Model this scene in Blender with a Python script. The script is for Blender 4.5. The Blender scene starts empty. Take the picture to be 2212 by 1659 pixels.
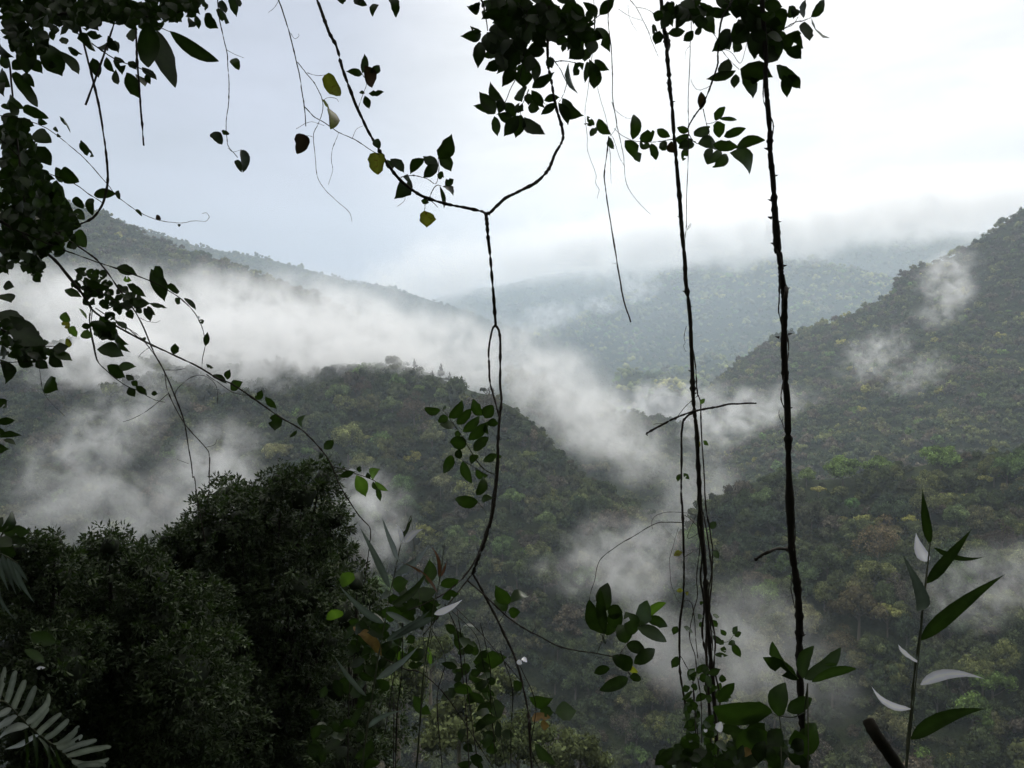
import bpy, math, random
import numpy as np
from mathutils import Vector, Matrix, noise as mnoise

SC = bpy.context.scene
COL = SC.collection
RNG = np.random.default_rng(7)
random.seed(7)
F = 1736.0                      # focal length in pixels of a 2212 px wide view

def at(px, py, d):
    """the point that stands d metres ahead of the photographer in the direction (px, py)"""
    return np.array([(px - 1106.0) / F * d, d, -(py - 829.5) / F * d])

# ------------------------------------------------------------------ camera, light, air
cam = bpy.data.cameras.new('camera')
cam.sensor_width = 36.0
cam.lens = 36.0 * F / 2212.0
cam.clip_start = 0.05
cam.clip_end = 40000
camo = bpy.data.objects.new('camera', cam)
camo.rotation_euler = (math.radians(90), 0, 0)
COL.objects.link(camo)
SC.camera = camo

SC.view_settings.view_transform = 'Standard'
SC.view_settings.look = 'None'
SC.view_settings.gamma = 1
SC.view_settings.exposure = 0.0
cy = SC.cycles
cy.use_denoising = True
try:
    cy.denoiser = 'OPENIMAGEDENOISE'
    cy.denoising_input_passes = 'RGB_ALBEDO_NORMAL'
    cy.denoising_prefilter = 'ACCURATE'
except Exception:
    pass
cy.max_bounces = 6
cy.diffuse_bounces = 3
cy.glossy_bounces = 2
cy.transmission_bounces = 3
cy.transparent_max_bounces = 6
cy.volume_bounces = 3
cy.volume_step_rate = 1.0
cy.volume_max_steps = 256
cy.use_adaptive_sampling = True
cy.adaptive_threshold = 0.02
cy.caustics_reflective = False
cy.caustics_refractive = False
cy.sample_clamp_indirect = 4.0

SUN_EL, SUN_AZ = math.radians(36), math.radians(17)     # azimuth from +Y towards +X
sd = bpy.data.lights.new('sun', 'SUN')
sd.energy = 1.5
sd.angle = math.radians(14)
sd.color = (1.0, 0.94, 0.84)
so = bpy.data.objects.new('sun', sd)
sv = Vector((math.sin(SUN_AZ) * math.cos(SUN_EL), math.cos(SUN_AZ) * math.cos(SUN_EL), math.sin(SUN_EL)))
so.rotation_euler = sv.to_track_quat('Z', 'Y').to_euler()
so.location = sv * 60
COL.objects.link(so)

class NT:
    """small helper to wire nodes"""
    def __init__(self, tree):
        self.t = tree
        tree.nodes.clear()
    def n(self, typ, **kw):
        nd = self.t.nodes.new(typ)
        for k, v in kw.items():
            setattr(nd, k, v)
        return nd
    def put(self, sock, val):
        if isinstance(val, bpy.types.NodeSocket):
            self.t.links.new(val, sock)
        elif val is not None:
            sock.default_value = val
    def math(self, op, a, b=None, c=None, clamp=False):
        nd = self.n('ShaderNodeMath', operation=op, use_clamp=clamp)
        self.put(nd.inputs[0], a)
        if b is not None: self.put(nd.inputs[1], b)
        if c is not None: self.put(nd.inputs[2], c)
        return nd.outputs[0]
    def vmath(self, op, a, b=None):
        nd = self.n('ShaderNodeVectorMath', operation=op)
        self.put(nd.inputs[0], a)
        if b is not None: self.put(nd.inputs[1], b)
        return nd.outputs['Value'] if op in ('DOT_PRODUCT', 'LENGTH', 'DISTANCE') else nd.outputs['Vector']
    def noise(self, vec, scale, detail=3.0, rough=0.55, dist=0.0):
        nd = self.n('ShaderNodeTexNoise')
        self.put(nd.inputs['Vector'], vec)
        nd.inputs['Scale'].default_value = scale
        nd.inputs['Detail'].default_value = detail
        nd.inputs['Roughness'].default_value = rough
        nd.inputs['Distortion'].default_value = dist
        return nd.outputs['Fac']
    def ramp(self, fac, stops):
        nd = self.n('ShaderNodeValToRGB')
        el = nd.color_ramp.elements
        while len(el) < len(stops): el.new(0.5)
        for e, (p, c) in zip(el, stops):
            e.position = p
            e.color = (c[0], c[1], c[2], 1) if not isinstance(c, (int, float)) else (c, c, c, 1)
        self.put(nd.inputs[0], fac)
        return nd.outputs[0]
    def mix(self, fac, a, b, blend='MIX'):
        nd = self.n('ShaderNodeMix', data_type='RGBA', blend_type=blend)
        self.put(nd.inputs[0], fac)
        for s, v in ((nd.inputs[6], a), (nd.inputs[7], b)):
            self.put(s, (v[0], v[1], v[2], 1) if isinstance(v, tuple) and len(v) == 3 else v)
        return nd.outputs[2]
    def mapr(self, v, a, b, c, d, smooth=False):
        nd = self.n('ShaderNodeMapRange', interpolation_type='SMOOTHSTEP' if smooth else 'LINEAR')
        self.put(nd.inputs[0], v)
        for i, x in enumerate((a, b, c, d)):
            nd.inputs[1 + i].default_value = x
        return nd.outputs[0]

# ---- world: a bright overcast over a clear sky
W = bpy.data.worlds.new('World')
SC.world = W
W.use_nodes = True
w = NT(W.node_tree)
sky = w.n('ShaderNodeTexSky', sky_type='NISHITA', sun_disc=False)
sky.sun_elevation = SUN_EL
sky.sun_rotation = SUN_AZ
sky.dust_density = 2.0
tc = w.n('ShaderNodeTexCoord')
dirv = tc.outputs['Generated']
clear = w.vmath('SCALE', sky.outputs[0]); clear.node.inputs['Scale'].default_value = 0.10
glow = w.vmath('DOT_PRODUCT', dirv, (0.300, 0.905, 0.30))
g1 = w.mapr(glow, 0.86, 0.985, 0.0, 1.0, True)
stretch = w.vmath('ADD', w.vmath('MULTIPLY', dirv, (1.0, 1.0, 3.4)), (3.1, 0.4, 1.7))
n1 = w.noise(stretch, 2.6, 5, 0.55, 0.3)
n2 = w.noise(stretch, 7.0, 4, 0.5, 0.2)
cl = w.math('ADD', w.math('MULTIPLY', w.math('SUBTRACT', n1, 0.5), 1.5), w.math('MULTIPLY', w.math('SUBTRACT', n2, 0.5), 0.35))
sep = w.n('ShaderNodeSeparateXYZ'); w.put(sep.inputs[0], dirv)
front = w.mapr(sep.outputs[1], -0.6, 0.7, 0.62, 1.0, True)
base = w.mix(g1, (0.275, 0.276, 0.372), (1.04, 0.985, 0.93))
zen = w.mapr(sep.outputs[2], 0.44, 0.95, 1.0, 6.2, True)
lum = w.math('MULTIPLY', w.math('MULTIPLY', w.math('ADD', 1.0, cl), front), zen)
base = w.mix(w.math('MAXIMUM', w.mapr(sep.outputs[2], 0.42, 0.7, 0, 1), w.mapr(sep.outputs[1], 0.4, 0.0, 0, 1)), base, (0.70, 0.685, 0.655))
cloudc = w.n('ShaderNodeVectorMath', operation='SCALE')
w.put(cloudc.inputs[0], base); w.put(cloudc.inputs['Scale'], lum)
wm = w.mix(0.93, clear, cloudc.outputs[0])
bg = w.n('ShaderNodeBackground'); w.put(bg.inputs[0], wm); bg.inputs[1].default_value = 1.0
wo = w.n('ShaderNodeOutputWorld'); w.put(wo.inputs[0], bg.outputs[0])

# ------------------------------------------------------------------ materials
def new_mat(name):
    m = bpy.data.materials.new(name)
    m.use_nodes = True
    return m, NT(m.node_tree)

def mat_forest():
    m, t = new_mat('forest canopy')
    oi = t.n('ShaderNodeObjectInfo')
    a = t.n('ShaderNodeAttribute', attribute_name='tint')
    col = t.mix(1.0, a.outputs['Color'], oi.outputs['Color'], 'MULTIPLY')
    g = t.n('ShaderNodeNewGeometry')
    nz = t.noise(g.outputs['Position'], 0.55, 2, 0.6)
    col = t.mix(1.0, col, t.ramp(nz, [(0.3, 0.7), (0.7, 1.25)]), 'MULTIPLY')
    d = t.n('ShaderNodeBsdfDiffuse'); t.put(d.inputs['Color'], col)
    tr = t.n('ShaderNodeBsdfTranslucent'); t.put(tr.inputs['Color'], col)
    mx = t.n('ShaderNodeMixShader'); mx.inputs[0].default_value = 0.22
    t.put(mx.inputs[1], d.outputs[0]); t.put(mx.inputs[2], tr.outputs[0])
    o = t.n('ShaderNodeOutputMaterial'); t.put(o.inputs[0], mx.outputs[0])
    return m

def mat_soil():
    m, t = new_mat('forest floor')
    g = t.n('ShaderNodeNewGeometry')
    nz = t.noise(g.outputs['Position'], 0.35, 7, 0.7)
    col = t.ramp(nz, [(0.25, (0.016, 0.024, 0.010)), (0.5, (0.036, 0.048, 0.020)), (0.75, (0.060, 0.066, 0.030))])
    p = t.n('ShaderNodeBsdfPrincipled'); t.put(p.inputs['Base Color'], col); p.inputs['Roughness'].default_value = 0.95
    p.inputs['Specular IOR Level'].default_value = 0.1
    b = t.n('ShaderNodeBump'); b.inputs['Strength'].default_value = 1.0; b.inputs['Distance'].default_value = 2.5
    t.put(b.inputs['Height'], nz); t.put(p.inputs['Normal'], b.outputs[0])
    o = t.n('ShaderNodeOutputMaterial'); t.put(o.inputs[0], p.outputs[0])
    return m

def mat_bark(name, c1, c2, scale=30.0):
    m, t = new_mat(name)
    c = t.n('ShaderNodeTexCoord')
    v = t.vmath('MULTIPLY', c.outputs['Object'], (1.0, 1.0, 0.3))
    nz = t.noise(v, scale, 5, 0.65)
    col = t.ramp(nz, [(0.3, c1), (0.7, c2)])
    p = t.n('ShaderNodeBsdfPrincipled'); t.put(p.inputs['Base Color'], col); p.inputs['Roughness'].default_value = 0.85
    p.inputs['Specular IOR Level'].default_value = 0.25
    b = t.n('ShaderNodeBump'); b.inputs['Strength'].default_value = 0.6; b.inputs['Distance'].default_value = 0.004
    t.put(b.inputs['Height'], nz); t.put(p.inputs['Normal'], b.outputs[0])
    o = t.n('ShaderNodeOutputMaterial'); t.put(o.inputs[0], p.outputs[0])
    return m

def mat_leaf(name, c1, c2, trans=0.3, gloss=0.35, spots=None, scale=25.0, through=(1.3, 1.7, 0.55)):
    m, t = new_mat(name)
    c = t.n('ShaderNodeTexCoord')
    nz = t.noise(c.outputs['Object'], scale, 4, 0.6)
    col = t.ramp(nz, [(0.3, c1), (0.72, c2)])
    if spots:
        s = t.noise(c.outputs['Object'], scale * 2.2, 3, 0.7)
        col = t.mix(t.mapr(s, 0.56, 0.66, 0, 1, True), col, spots)
    a = t.n('ShaderNodeAttribute', attribute_name='tint')
    col = t.mix(1.0, col, a.outputs['Color'], 'MULTIPLY')
    p = t.n('ShaderNodeBsdfPrincipled'); t.put(p.inputs['Base Color'], col)
    p.inputs['Roughness'].default_value = gloss
    p.inputs['Specular IOR Level'].default_value = 0.35
    tr = t.n('ShaderNodeBsdfTranslucent'); t.put(tr.inputs['Color'], t.mix(1.0, col, through, 'MULTIPLY'))
    mx = t.n('ShaderNodeMixShader'); mx.inputs[0].default_value = trans
    t.put(mx.inputs[1], p.outputs[0]); t.put(mx.inputs[2], tr.outputs[0])
    o = t.n('ShaderNodeOutputMaterial'); t.put(o.inputs[0], mx.outputs[0])
    return m

M_FOREST = mat_forest()
M_SOIL = mat_soil()
M_TRUNK = mat_bark('tree bark', (0.05, 0.045, 0.035), (0.16, 0.14, 0.11), 1.5)

# ------------------------------------------------------------------ objects
def tag(o, label=None, cat=None, group=None, kind=None):
    if label: o['label'] = label
    if cat: o['category'] = cat
    if group: o['group'] = group
    if kind: o['kind'] = kind
    return o

def mesh_np(name, V, faces, mat, tint=None, parent=None, smooth=False):
    """faces: list of integer arrays of shape (n, 3) or (n, 4)"""
    me = bpy.data.meshes.new(name)
    V = np.ascontiguousarray(V, dtype=np.float32)
    faces = [np.asarray(f, dtype=np.int32) for f in faces if len(f)]
    loops = np.concatenate([f.ravel() for f in faces])
    tot = np.concatenate([np.full(len(f), f.shape[1], np.int32) for f in faces])
    start = np.concatenate([[0], np.cumsum(tot)[:-1]]).astype(np.int32)
    me.vertices.add(len(V)); me.vertices.foreach_set('co', V.ravel())
    me.loops.add(len(loops)); me.loops.foreach_set('vertex_index', loops)
    me.polygons.add(len(tot)); me.polygons.foreach_set('loop_start', start); me.polygons.foreach_set('loop_total', tot)
    if smooth:
        me.polygons.foreach_set('use_smooth', np.ones(len(tot), bool))
    me.update(calc_edges=True)
    if tint is not None:
        at_ = me.attributes.new('tint', 'FLOAT_COLOR', 'POINT')
        T = np.ones((len(V), 4), np.float32); T[:, :3] = tint
        at_.data.foreach_set('color', T.ravel())
    me.materials.append(mat)
    o = bpy.data.objects.new(name, me)
    COL.objects.link(o)
    if parent is not None: o.parent = parent
    return o

def empty(name, loc=(0, 0, 0), label=None, cat=None, group=None):
    o = bpy.data.objects.new(name, None)
    o.empty_display_size = 0.1
    o.location = loc
    COL.objects.link(o)
    return tag(o, label, cat, group)

# ------------------------------------------------------------------ numeric noise
_P = np.random.default_rng(3).random((64, 64)).astype(np.float64)
def vnoise(x, y):
    xi = np.floor(x).astype(int); yi = np.floor(y).astype(int)
    fx = x - xi; fy = y - yi
    fx = fx * fx * (3 - 2 * fx); fy = fy * fy * (3 - 2 * fy)
    g = lambda i, j: _P[(xi + i) % 64, (yi + j) % 64]
    return (g(0, 0) * (1 - fx) + g(1, 0) * fx) * (1 - fy) + (g(0, 1) * (1 - fx) + g(1, 1) * fx) * fy - 0.5
def fbm(x, y, oct=4):
    s = 0; a = 1.0
    for k in range(oct):
        s = s + a * vnoise(x * 2 ** k + 17.3 * k, y * 2 ** k + 5.1 * k); a *= 0.5
    return s

# ------------------------------------------------------------------ crowns
def icosphere(sub):
    import bmesh
    bm = bmesh.new(); bmesh.ops.create_icosphere(bm, subdivisions=sub, radius=1)
    v = np.array([p.co[:] for p in bm.verts]); f = np.array([[q.index for q in p.verts] for p in bm.faces])
    bm.free(); return v, f
ICO1, ICO2 = icosphere(1), icosphere(2)

def crown_template(seed, cards, size, clumps=9, flat=0.8, form='dome', core=True):
    """a crown of unit radius whose base is at z=0: returns verts, quads, tris, tint per vertex"""
    r = np.random.default_rng(seed)
    C = []
    for k in range(clumps):
        a = 2 * math.pi * (k * 0.618 + r.random() * 0.25)
        if form == 'cone':
            h = (k + 0.5) / clumps
            rad = 0.42 * (1 - h) ** 0.9
            C.append((rad * math.cos(a), rad * math.sin(a), 0.1 + 2.3 * h, 0.42 * (1 - h) + 0.10))
        elif form == 'umbrella':
            rad = 0.72 * math.sqrt((k + 0.4) / clumps)
            C.append((rad * math.cos(a), rad * math.sin(a), 0.75 + 0.25 * (1 - rad) + 0.1 * r.standard_normal(), 0.26 + 0.10 * r.random()))
        else:
            e = math.asin(min(1, (k + 0.3) / clumps)) if form == 'dome' else math.asin(-0.6 + 1.6 * (k + 0.5) / clumps)
            q = 0.62 + 0.13 * r.standard_normal()
            C.append((q * math.cos(a) * math.cos(e), q * math.sin(a) * math.cos(e), 0.45 * flat + q * math.sin(e) * flat * 1.05,
                      (0.36 + 0.12 * r.random()) * (9 / max(9, clumps)) ** 0.5))
    C = np.array(C)
    ctint = 0.62 + 0.72 * r.random(len(C))
    V, T, Q, TR = [], [], [], []
    n0 = 0
    if core:
        sv_, sf_ = ICO1
        for i, c in enumerate(C):
            v = sv_ * (1 + 0.22 * r.standard_normal((len(sv_), 1))) * c[3] * (0.74 if cards else 1.1)
            v[:, 2] *= flat
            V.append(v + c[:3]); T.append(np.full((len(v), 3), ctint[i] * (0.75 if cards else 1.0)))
            TR.append(sf_ + n0); n0 += len(v)
    if cards:
        idx = r.choice(len(C), cards, p=C[:, 3] ** 2 / (C[:, 3] ** 2).sum())
        d = r.standard_normal((cards, 3)); d[:, 2] += 0.35
        d += 0.8 * (C[idx, :3] - np.array([0, 0, 0.4])) ; d /= np.linalg.norm(d, axis=1)[:, None]
        dd = d.copy(); dd[:, 2] *= flat
        P = C[idx, :3] + dd * (C[idx, 3] * (0.70 + 0.48 * r.random(cards)))[:, None]
        nrm = d + 0.55 * r.standard_normal((cards, 3)); nrm /= np.linalg.norm(nrm, axis=1)[:, None]
        t1 = np.cross(nrm, r.standard_normal((cards, 3))); t1 /= np.linalg.norm(t1, axis=1)[:, None]
        t2 = np.cross(nrm, t1)
        s = size * (0.55 + 0.9 * r.random(cards))[:, None]
        k = np.stack([P - t1 * s, P - t2 * s * 0.55 + nrm * s * 0.12, P + t1 * s, P + t2 * s * 0.55 + nrm * s * 0.12], 1).reshape(-1, 3)
        V.append(k)
        tt = ctint[idx] * (0.5 + 1.0 * r.random(cards))
        T.append(np.repeat(np.repeat(tt[:, None], 3, 1), 4, 0))
        Q.append(np.arange(cards * 4).reshape(-1, 4) + n0); n0 += cards * 4
    return (np.concatenate(V), np.concatenate(Q) if Q else np.zeros((0, 4), int), np.concatenate(TR) if TR else np.zeros((0, 3), int), np.concatenate(T))

# species colours (what the leaves themselves have)
GREENS = np.array([(0.058, 0.078, 0.036), (0.070, 0.090, 0.038), (0.048, 0.068, 0.036), (0.085, 0.102, 0.044), (0.074, 0.080, 0.046)])
OLIVE = np.array([(0.120, 0.135, 0.052), (0.140, 0.155, 0.056), (0.130, 0.130, 0.060)])
BROWN = np.array([(0.104, 0.090, 0.062), (0.118, 0.098, 0.066), (0.095, 0.084, 0.064)])
YELLOW = np.array([(0.26, 0.25, 0.065), (0.21, 0.22, 0.07)])
LIME = np.array([(0.125, 0.190, 0.050), (0.105, 0.165, 0.050)])

def pick_colour(r, w):
    k = r.choice(5, p=np.array(w) / sum(w))
    pal = (GREENS, OLIVE, BROWN, YELLOW, LIME)[k]
    return k, pal[r.integers(len(pal))] * (0.85 + 0.3 * r.random())

# ------------------------------------------------------------------ ridges
class Ridge:
    def __init__(self, name, rows, amp, wave, drop, nu=150, nv=70, seed=0, x0=-250, x1=2450):
        """rows: polylines from the crest to the toe, each a list of (px, py, metres)"""
        pxs = np.linspace(max(x0, min(p[0] for p in rows[0])), min(x1, max(p[0] for p in rows[0])), nu)
        G = []
        for row in rows:
            row = np.array(row, float)
            py = np.interp(pxs, row[:, 0], row[:, 1]); d = np.interp(pxs, row[:, 0], row[:, 2])
            G.append(np.stack([(pxs - 1106) / F * d, d, -(py - 829.5) / F * d], 1))
        G = np.array(G)
        K = len(G)
        vs = np.linspace(0, K - 1, nv)
        i = np.clip(np.floor(vs).astype(int), 0, K - 2); f = (vs - i)[:, None, None]
        p0 = G[np.maximum(i - 1, 0)]; p1 = G[i]; p2 = G[i + 1]; p3 = G[np.minimum(i + 2, K - 1)]
        S = 0.5 * ((2 * p1) + (-p0 + p2) * f + (2 * p0 - 5 * p1 + 4 * p2 - p3) * f ** 2 + (-p0 + 3 * p1 - 3 * p2 + p3) * f ** 3)
        nz = fbm(S[..., 0] / wave + seed * 3.7, S[..., 1] / wave + seed * 1.3, 5)
        nz = nz - 0.5 * np.abs(fbm(S[..., 0] / wave * 1.7 + 9 + seed, S[..., 1] / wave * 0.8 + 4, 3)) * 2 + 0.25
        taper = np.clip(vs / 0.5, 0.25, 1)[:, None]
        S[..., 2] += amp * nz * taper - drop
        back = []
        c = S[0]
        for k, (s, dz) in enumerate(((1.35, None), (1.16, 0.10), (1.05, 0.012))):
            b = c * np.array([s, s, 1.0])
            b[:, 2] = -330 if dz is None else c[:, 2] - dz * c[:, 1]
            back.append(b)
        self.S = S
        A = np.concatenate([np.array(back), S], 0)
        nb, n = A.shape[:2]
        idx = np.arange(nb * n).reshape(nb, n)
        q = np.stack([idx[:-1, :-1], idx[1:, :-1], idx[1:, 1:], idx[:-1, 1:]], -1).reshape(-1, 4)
        self.obj = tag(mesh_np(name, A.reshape(-1, 3), [q], M_SOIL, smooth=True), kind='structure')
        self.name = name
    def scatter(self, spacing, n_try, seed, vmax=1.0):
        r = np.random.default_rng(seed)
        S = self.S; nv, nu = S.shape[:2]
        d = np.linalg.norm(np.cross(S[1:, :-1] - S[:-1, :-1], S[:-1, 1:] - S[:-1, :-1]), axis=-1)
        lim = int((nv - 1) * vmax)
        d = d[:lim]
        cell = r.choice(d.size, n_try, p=d.ravel() / d.sum())
        i, j = np.divmod(cell, nu - 1)
        a, b = r.random(n_try)[:, None], r.random(n_try)[:, None]
        P = (S[i, j] * (1 - a) + S[i + 1, j] * a) * (1 - b) + (S[i, j + 1] * (1 - a) + S[i + 1, j + 1] * a) * b
        px = P[:, 0] / P[:, 1] * F + 1106; py = -P[:, 2] / P[:, 1] * F + 829.5
        keep = (px > -120) & (px < 2330) & (py < 1760)
        P = P[keep]
        grid = {}; out = []
        s2 = spacing * spacing
        for p in P:
            k = (int(p[0] // spacing), int(p[1] // spacing), int(p[2] // spacing))
            ok = True
            for u in (-1, 0, 1):
                for v in (-1, 0, 1):
                    for w_ in (-1, 0, 1):
                        for q in grid.get((k[0] + u, k[1] + v, k[2] + w_), ()):
                            if (q[0] - p[0]) ** 2 + (q[1] - p[1]) ** 2 + (q[2] - p[2]) ** 2 < s2:
                                ok = False; break
            if ok:
                grid.setdefault(k, []).append(p); out.append(p)
        return np.array(out)

def forest(name, pts, radius, templates, weights, seed, label_kind='stuff', rvar=0.45, lift=0.5, gain=1.0):
    """one mass of crowns standing at pts"""
    r = np.random.default_rng(seed)
    V, Q, T3, TI = [], [], [], []
    n0 = 0
    for n_, p in enumerate(pts):
        tv, tq, tt, ti = templates[r.integers(len(templates))]
        R = radius * (1 + rvar * (r.random() * 2 - 1)) if np.isscalar(radius) else radius[n_]
        a = r.random() * 6.283; ca, sa = math.cos(a), math.sin(a)
        v = np.stack([tv[:, 0] * ca - tv[:, 1] * sa, tv[:, 0] * sa + tv[:, 1] * ca, tv[:, 2] * (0.85 + 0.4 * r.random())], 1) * R
        v = v + p + np.array([0, 0, lift * R])
        _, c = pick_colour(r, weights)
        c = c * gain
        V.append(v); TI.append(ti * c)
        if len(tq): Q.append(tq + n0)
        if len(tt): T3.append(tt + n0)
        n0 += len(v)
    o = mesh_np(name, np.concatenate(V), [np.concatenate(Q) if Q else [], np.concatenate(T3) if T3 else []], M_FOREST, np.concatenate(TI))
    return tag(o, kind=label_kind)
# ================================================================== THE LAND
terr = mesh_np('terrain', np.array([(-4900, -400, -331), (4900, -400, -331), (4900, 8400, -331), (-4900, 8400, -331)], float), [np.array([[0, 1, 2, 3]])], M_SOIL)
tag(terr, kind='structure')

far_mountain = Ridge('far_mountain', [
    [(860, 690, 5600), (960, 648, 5600), (1060, 618, 5600), (1200, 592, 5500), (1330, 572, 5500), (1500, 545, 5600), (1620, 548, 5700), (1750, 530, 5800), (1850, 508, 5900), (1930, 490, 6000), (1965, 482, 6000), (2010, 492, 6000), (2100, 500, 6000), (2200, 490, 6000), (2350, 450, 6000)],
    [(860, 730, 5000), (1060, 690, 4900), (1300, 660, 4700), (1500, 640, 4600), (1700, 630, 4600), (2350, 600, 4700)],
    [(860, 840, 4200), (1200, 830, 4000), (1500, 800, 3900), (2350, 800, 3900)]], 220, 900, 8, seed=1)
mountain_shoulder = Ridge('mountain_shoulder', [
    [(1060, 760, 3500), (1150, 715, 3500), (1250, 672, 3450), (1350, 625, 3400), (1450, 578, 3350), (1560, 552, 3300), (1660, 556, 3300), (1760, 570, 3250), (1850, 577, 3200), (1930, 592, 3150), (2020, 625, 3100), (2150, 680, 3000), (2300, 740, 2900)],
    [(1060, 800, 3100), (1250, 760, 2900), (1450, 720, 2700), (1700, 700, 2600), (1930, 700, 2600), (2300, 780, 2600)],
    [(1060, 860, 2700), (1250, 840, 2400), (1450, 840, 2150), (1700, 820, 2100), (2300, 850, 2200)],
    [(1060, 960, 2400), (1450, 960, 1900), (1700, 930, 1850), (2300, 950, 2000)]], 190, 480, 8, seed=2)
back_ridge = Ridge('back_ridge', [
    [(250, 470, 2600), (430, 526, 2600), (560, 551, 2600), (680, 580, 2600), (840, 614, 2700), (900, 634, 2720), (1000, 668, 2750), (1060, 690, 2780), (1150, 722, 2800), (1250, 748, 2750), (1330, 785, 2650), (1400, 850, 2500), (1450, 900, 2400)],
    [(250, 620, 2200), (840, 700, 2300), (1100, 770, 2350), (1300, 830, 2250), (1450, 930, 2200)],
    [(250, 820, 1900), (840, 860, 1900), (1200, 900, 1900), (1450, 1000, 1900)]], 60, 420, 9, seed=3)
left_mountain = Ridge('left_mountain', [
    [(-260, 330, 1450), (0, 372, 1500), (160, 432, 1520), (230, 455, 1540), (330, 506, 1580), (430, 546, 1620), (540, 582, 1660), (640, 612, 1700), (700, 634, 1730), (760, 668, 1760), (850, 722, 1800), (950, 800, 1830)],
    [(-260, 560, 1200), (230, 610, 1300), (540, 690, 1430), (950, 850, 1650)],
    [(-260, 800, 1000), (500, 830, 1150), (950, 920, 1500)],
    [(-260, 1000, 900), (500, 1000, 1000), (950, 1050, 1350)]], 55, 260, 9, seed=4)
middle_spur = Ridge('middle_spur', [
    [(1100, 790, 1400), (1180, 815, 1380), (1240, 850, 1350), (1300, 876, 1320), (1366, 890, 1300), (1456, 910, 1260), (1540, 950, 1220), (1640, 1000, 1180), (1760, 1060, 1100)],
    [(1100, 900, 1150), (1300, 960, 1080), (1456, 1000, 1020), (1760, 1090, 900)],
    [(1100, 1050, 950), (1300, 1080, 900), (1456, 1100, 850), (1760, 1150, 800)],
    [(1100, 1300, 860), (1456, 1300, 760), (1760, 1300, 720)]], 28, 170, 8, seed=5)
right_mountain = Ridge('right_mountain', [
    [(1490, 870, 1700), (1540, 825, 1680), (1600, 770, 1640), (1680, 722, 1580), (1780, 692, 1540), (1880, 654, 1480), (1928, 626, 1460), (1937, 604, 1450), (1970, 566, 1420), (2040, 548, 1380), (2100, 522, 1350), (2140, 492, 1330), (2180, 462, 1300), (2212, 442, 1280), (2300, 392, 1250), (2450, 330, 1200)],
    [(1490, 930, 1480), (1700, 850, 1300), (1950, 780, 1200), (2212, 700, 1120), (2450, 640, 1060)],
    [(1490, 1010, 1200), (1700, 1000, 1020), (2000, 980, 900), (2450, 940, 840)],
    [(1490, 1200, 900), (1700, 1200, 820), (2450, 1200, 680)]], 45, 210, 9, seed=6)
near_spur = Ridge('near_spur', [
    [(-260, 660, 900), (0, 700, 880), (200, 742, 860), (400, 768, 840), (560, 782, 820), (700, 780, 800), (800, 770, 780), (870, 774, 770), (940, 795, 750), (1000, 816, 740), (1060, 832, 720), (1110, 856, 710), (1160, 892, 700), (1200, 936, 680), (1240, 982, 670), (1290, 1008, 660), (1350, 1046, 640), (1420, 1096, 620), (1470, 1146, 600), (1500, 1206, 590), (1540, 1290, 560)],
    [(-260, 1000, 640), (400, 1040, 620), (800, 1040, 600), (1100, 1080, 580), (1300, 1170, 545), (1420, 1250, 530), (1540, 1420, 500)],
    [(-260, 1350, 520), (400, 1380, 500), (800, 1400, 490), (1200, 1430, 470), (1540, 1560, 450)],
    [(-260, 1850, 430), (400, 1850, 430), (1000, 1850, 420), (1540, 1850, 410)]], 26, 110, 8, seed=7, nu=190, nv=100)
near_right_hill = Ridge('near_right_hill', [
    [(1470, 1130, 560), (1510, 1085, 555), (1545, 1052, 550), (1600, 1020, 540), (1680, 1008, 530), (1760, 1003, 525), (1850, 997, 520), (1930, 982, 515), (2000, 972, 510), (2100, 957, 500), (2212, 938, 490), (2450, 890, 480)],
    [(1470, 1240, 500), (1700, 1190, 460), (2000, 1190, 440), (2450, 1150, 410)],
    [(1430, 1450, 460), (1700, 1420, 400), (2000, 1420, 380), (2450, 1420, 350)],
    [(1400, 1850, 400), (1700, 1850, 350), (2000, 1850, 330), (2450, 1850, 300)]], 22, 90, 8, seed=8, nu=150, nv=90)

FAR_T = [crown_template(100 + k, 0, 0, clumps=4, flat=0.8) for k in range(5)]
MID_T = [crown_template(200 + k, 150, 0.17, clumps=7, flat=0.8) for k in range(6)]
NEAR_FORMS = ['dome', 'dome', 'dome', 'round', 'umbrella', 'dome', 'round']
LOW_T = [crown_template(300 + k, 560, 0.095, clumps=12, flat=0.85, form=NEAR_FORMS[k]) for k in range(7)]
FINE_T = [crown_template(400 + k, 2300, 0.058, clumps=17, flat=0.85, form=NEAR_FORMS[k]) for k in range(7)]
CONE_T = crown_template(500, 500, 0.12, clumps=9, flat=1.0, form='cone')

forest('far_forest', far_mountain.scatter(30, 12000, 11), 17, FAR_T, (8, 3, 1, 0, 0), 21, lift=-0.1, gain=1.3)
forest('shoulder_forest', mountain_shoulder.scatter(21, 14000, 12), 12.5, FAR_T, (5, 5, 1, 1.6, 1.4), 22, lift=-0.05, gain=1.55)
forest('back_ridge_forest', back_ridge.scatter(13, 16000, 13), 7.5, FAR_T, (8, 2, 1, 0, 0), 23, lift=-0.05)
forest('left_mountain_forest', left_mountain.scatter(10.5, 16000, 14), 7.5, MID_T, (6, 2.0, 2.2, 0.15, 0), 24, lift=-0.05, gain=1.15)
forest('spur_forest', middle_spur.scatter(10, 9000, 15), 7.0, MID_T, (8, 2, 1, 0, 0), 25, lift=0.1)
forest('right_mountain_forest', right_mountain.scatter(9.5, 30000, 16), 7.0, MID_T, (7, 2.2, 2.4, 0.25, 0.25), 26, lift=0.1, gain=1.2)
# ------------------------------------------------------------------ trees one can tell apart, on the two near slopes
def template_mesh(name, t, mat):
    tv, tq, tt, ti = t
    me_o = mesh_np(name, tv, [tq, tt], mat, ti)
    me = me_o.data
    bpy.data.objects.remove(me_o)
    return me

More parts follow.
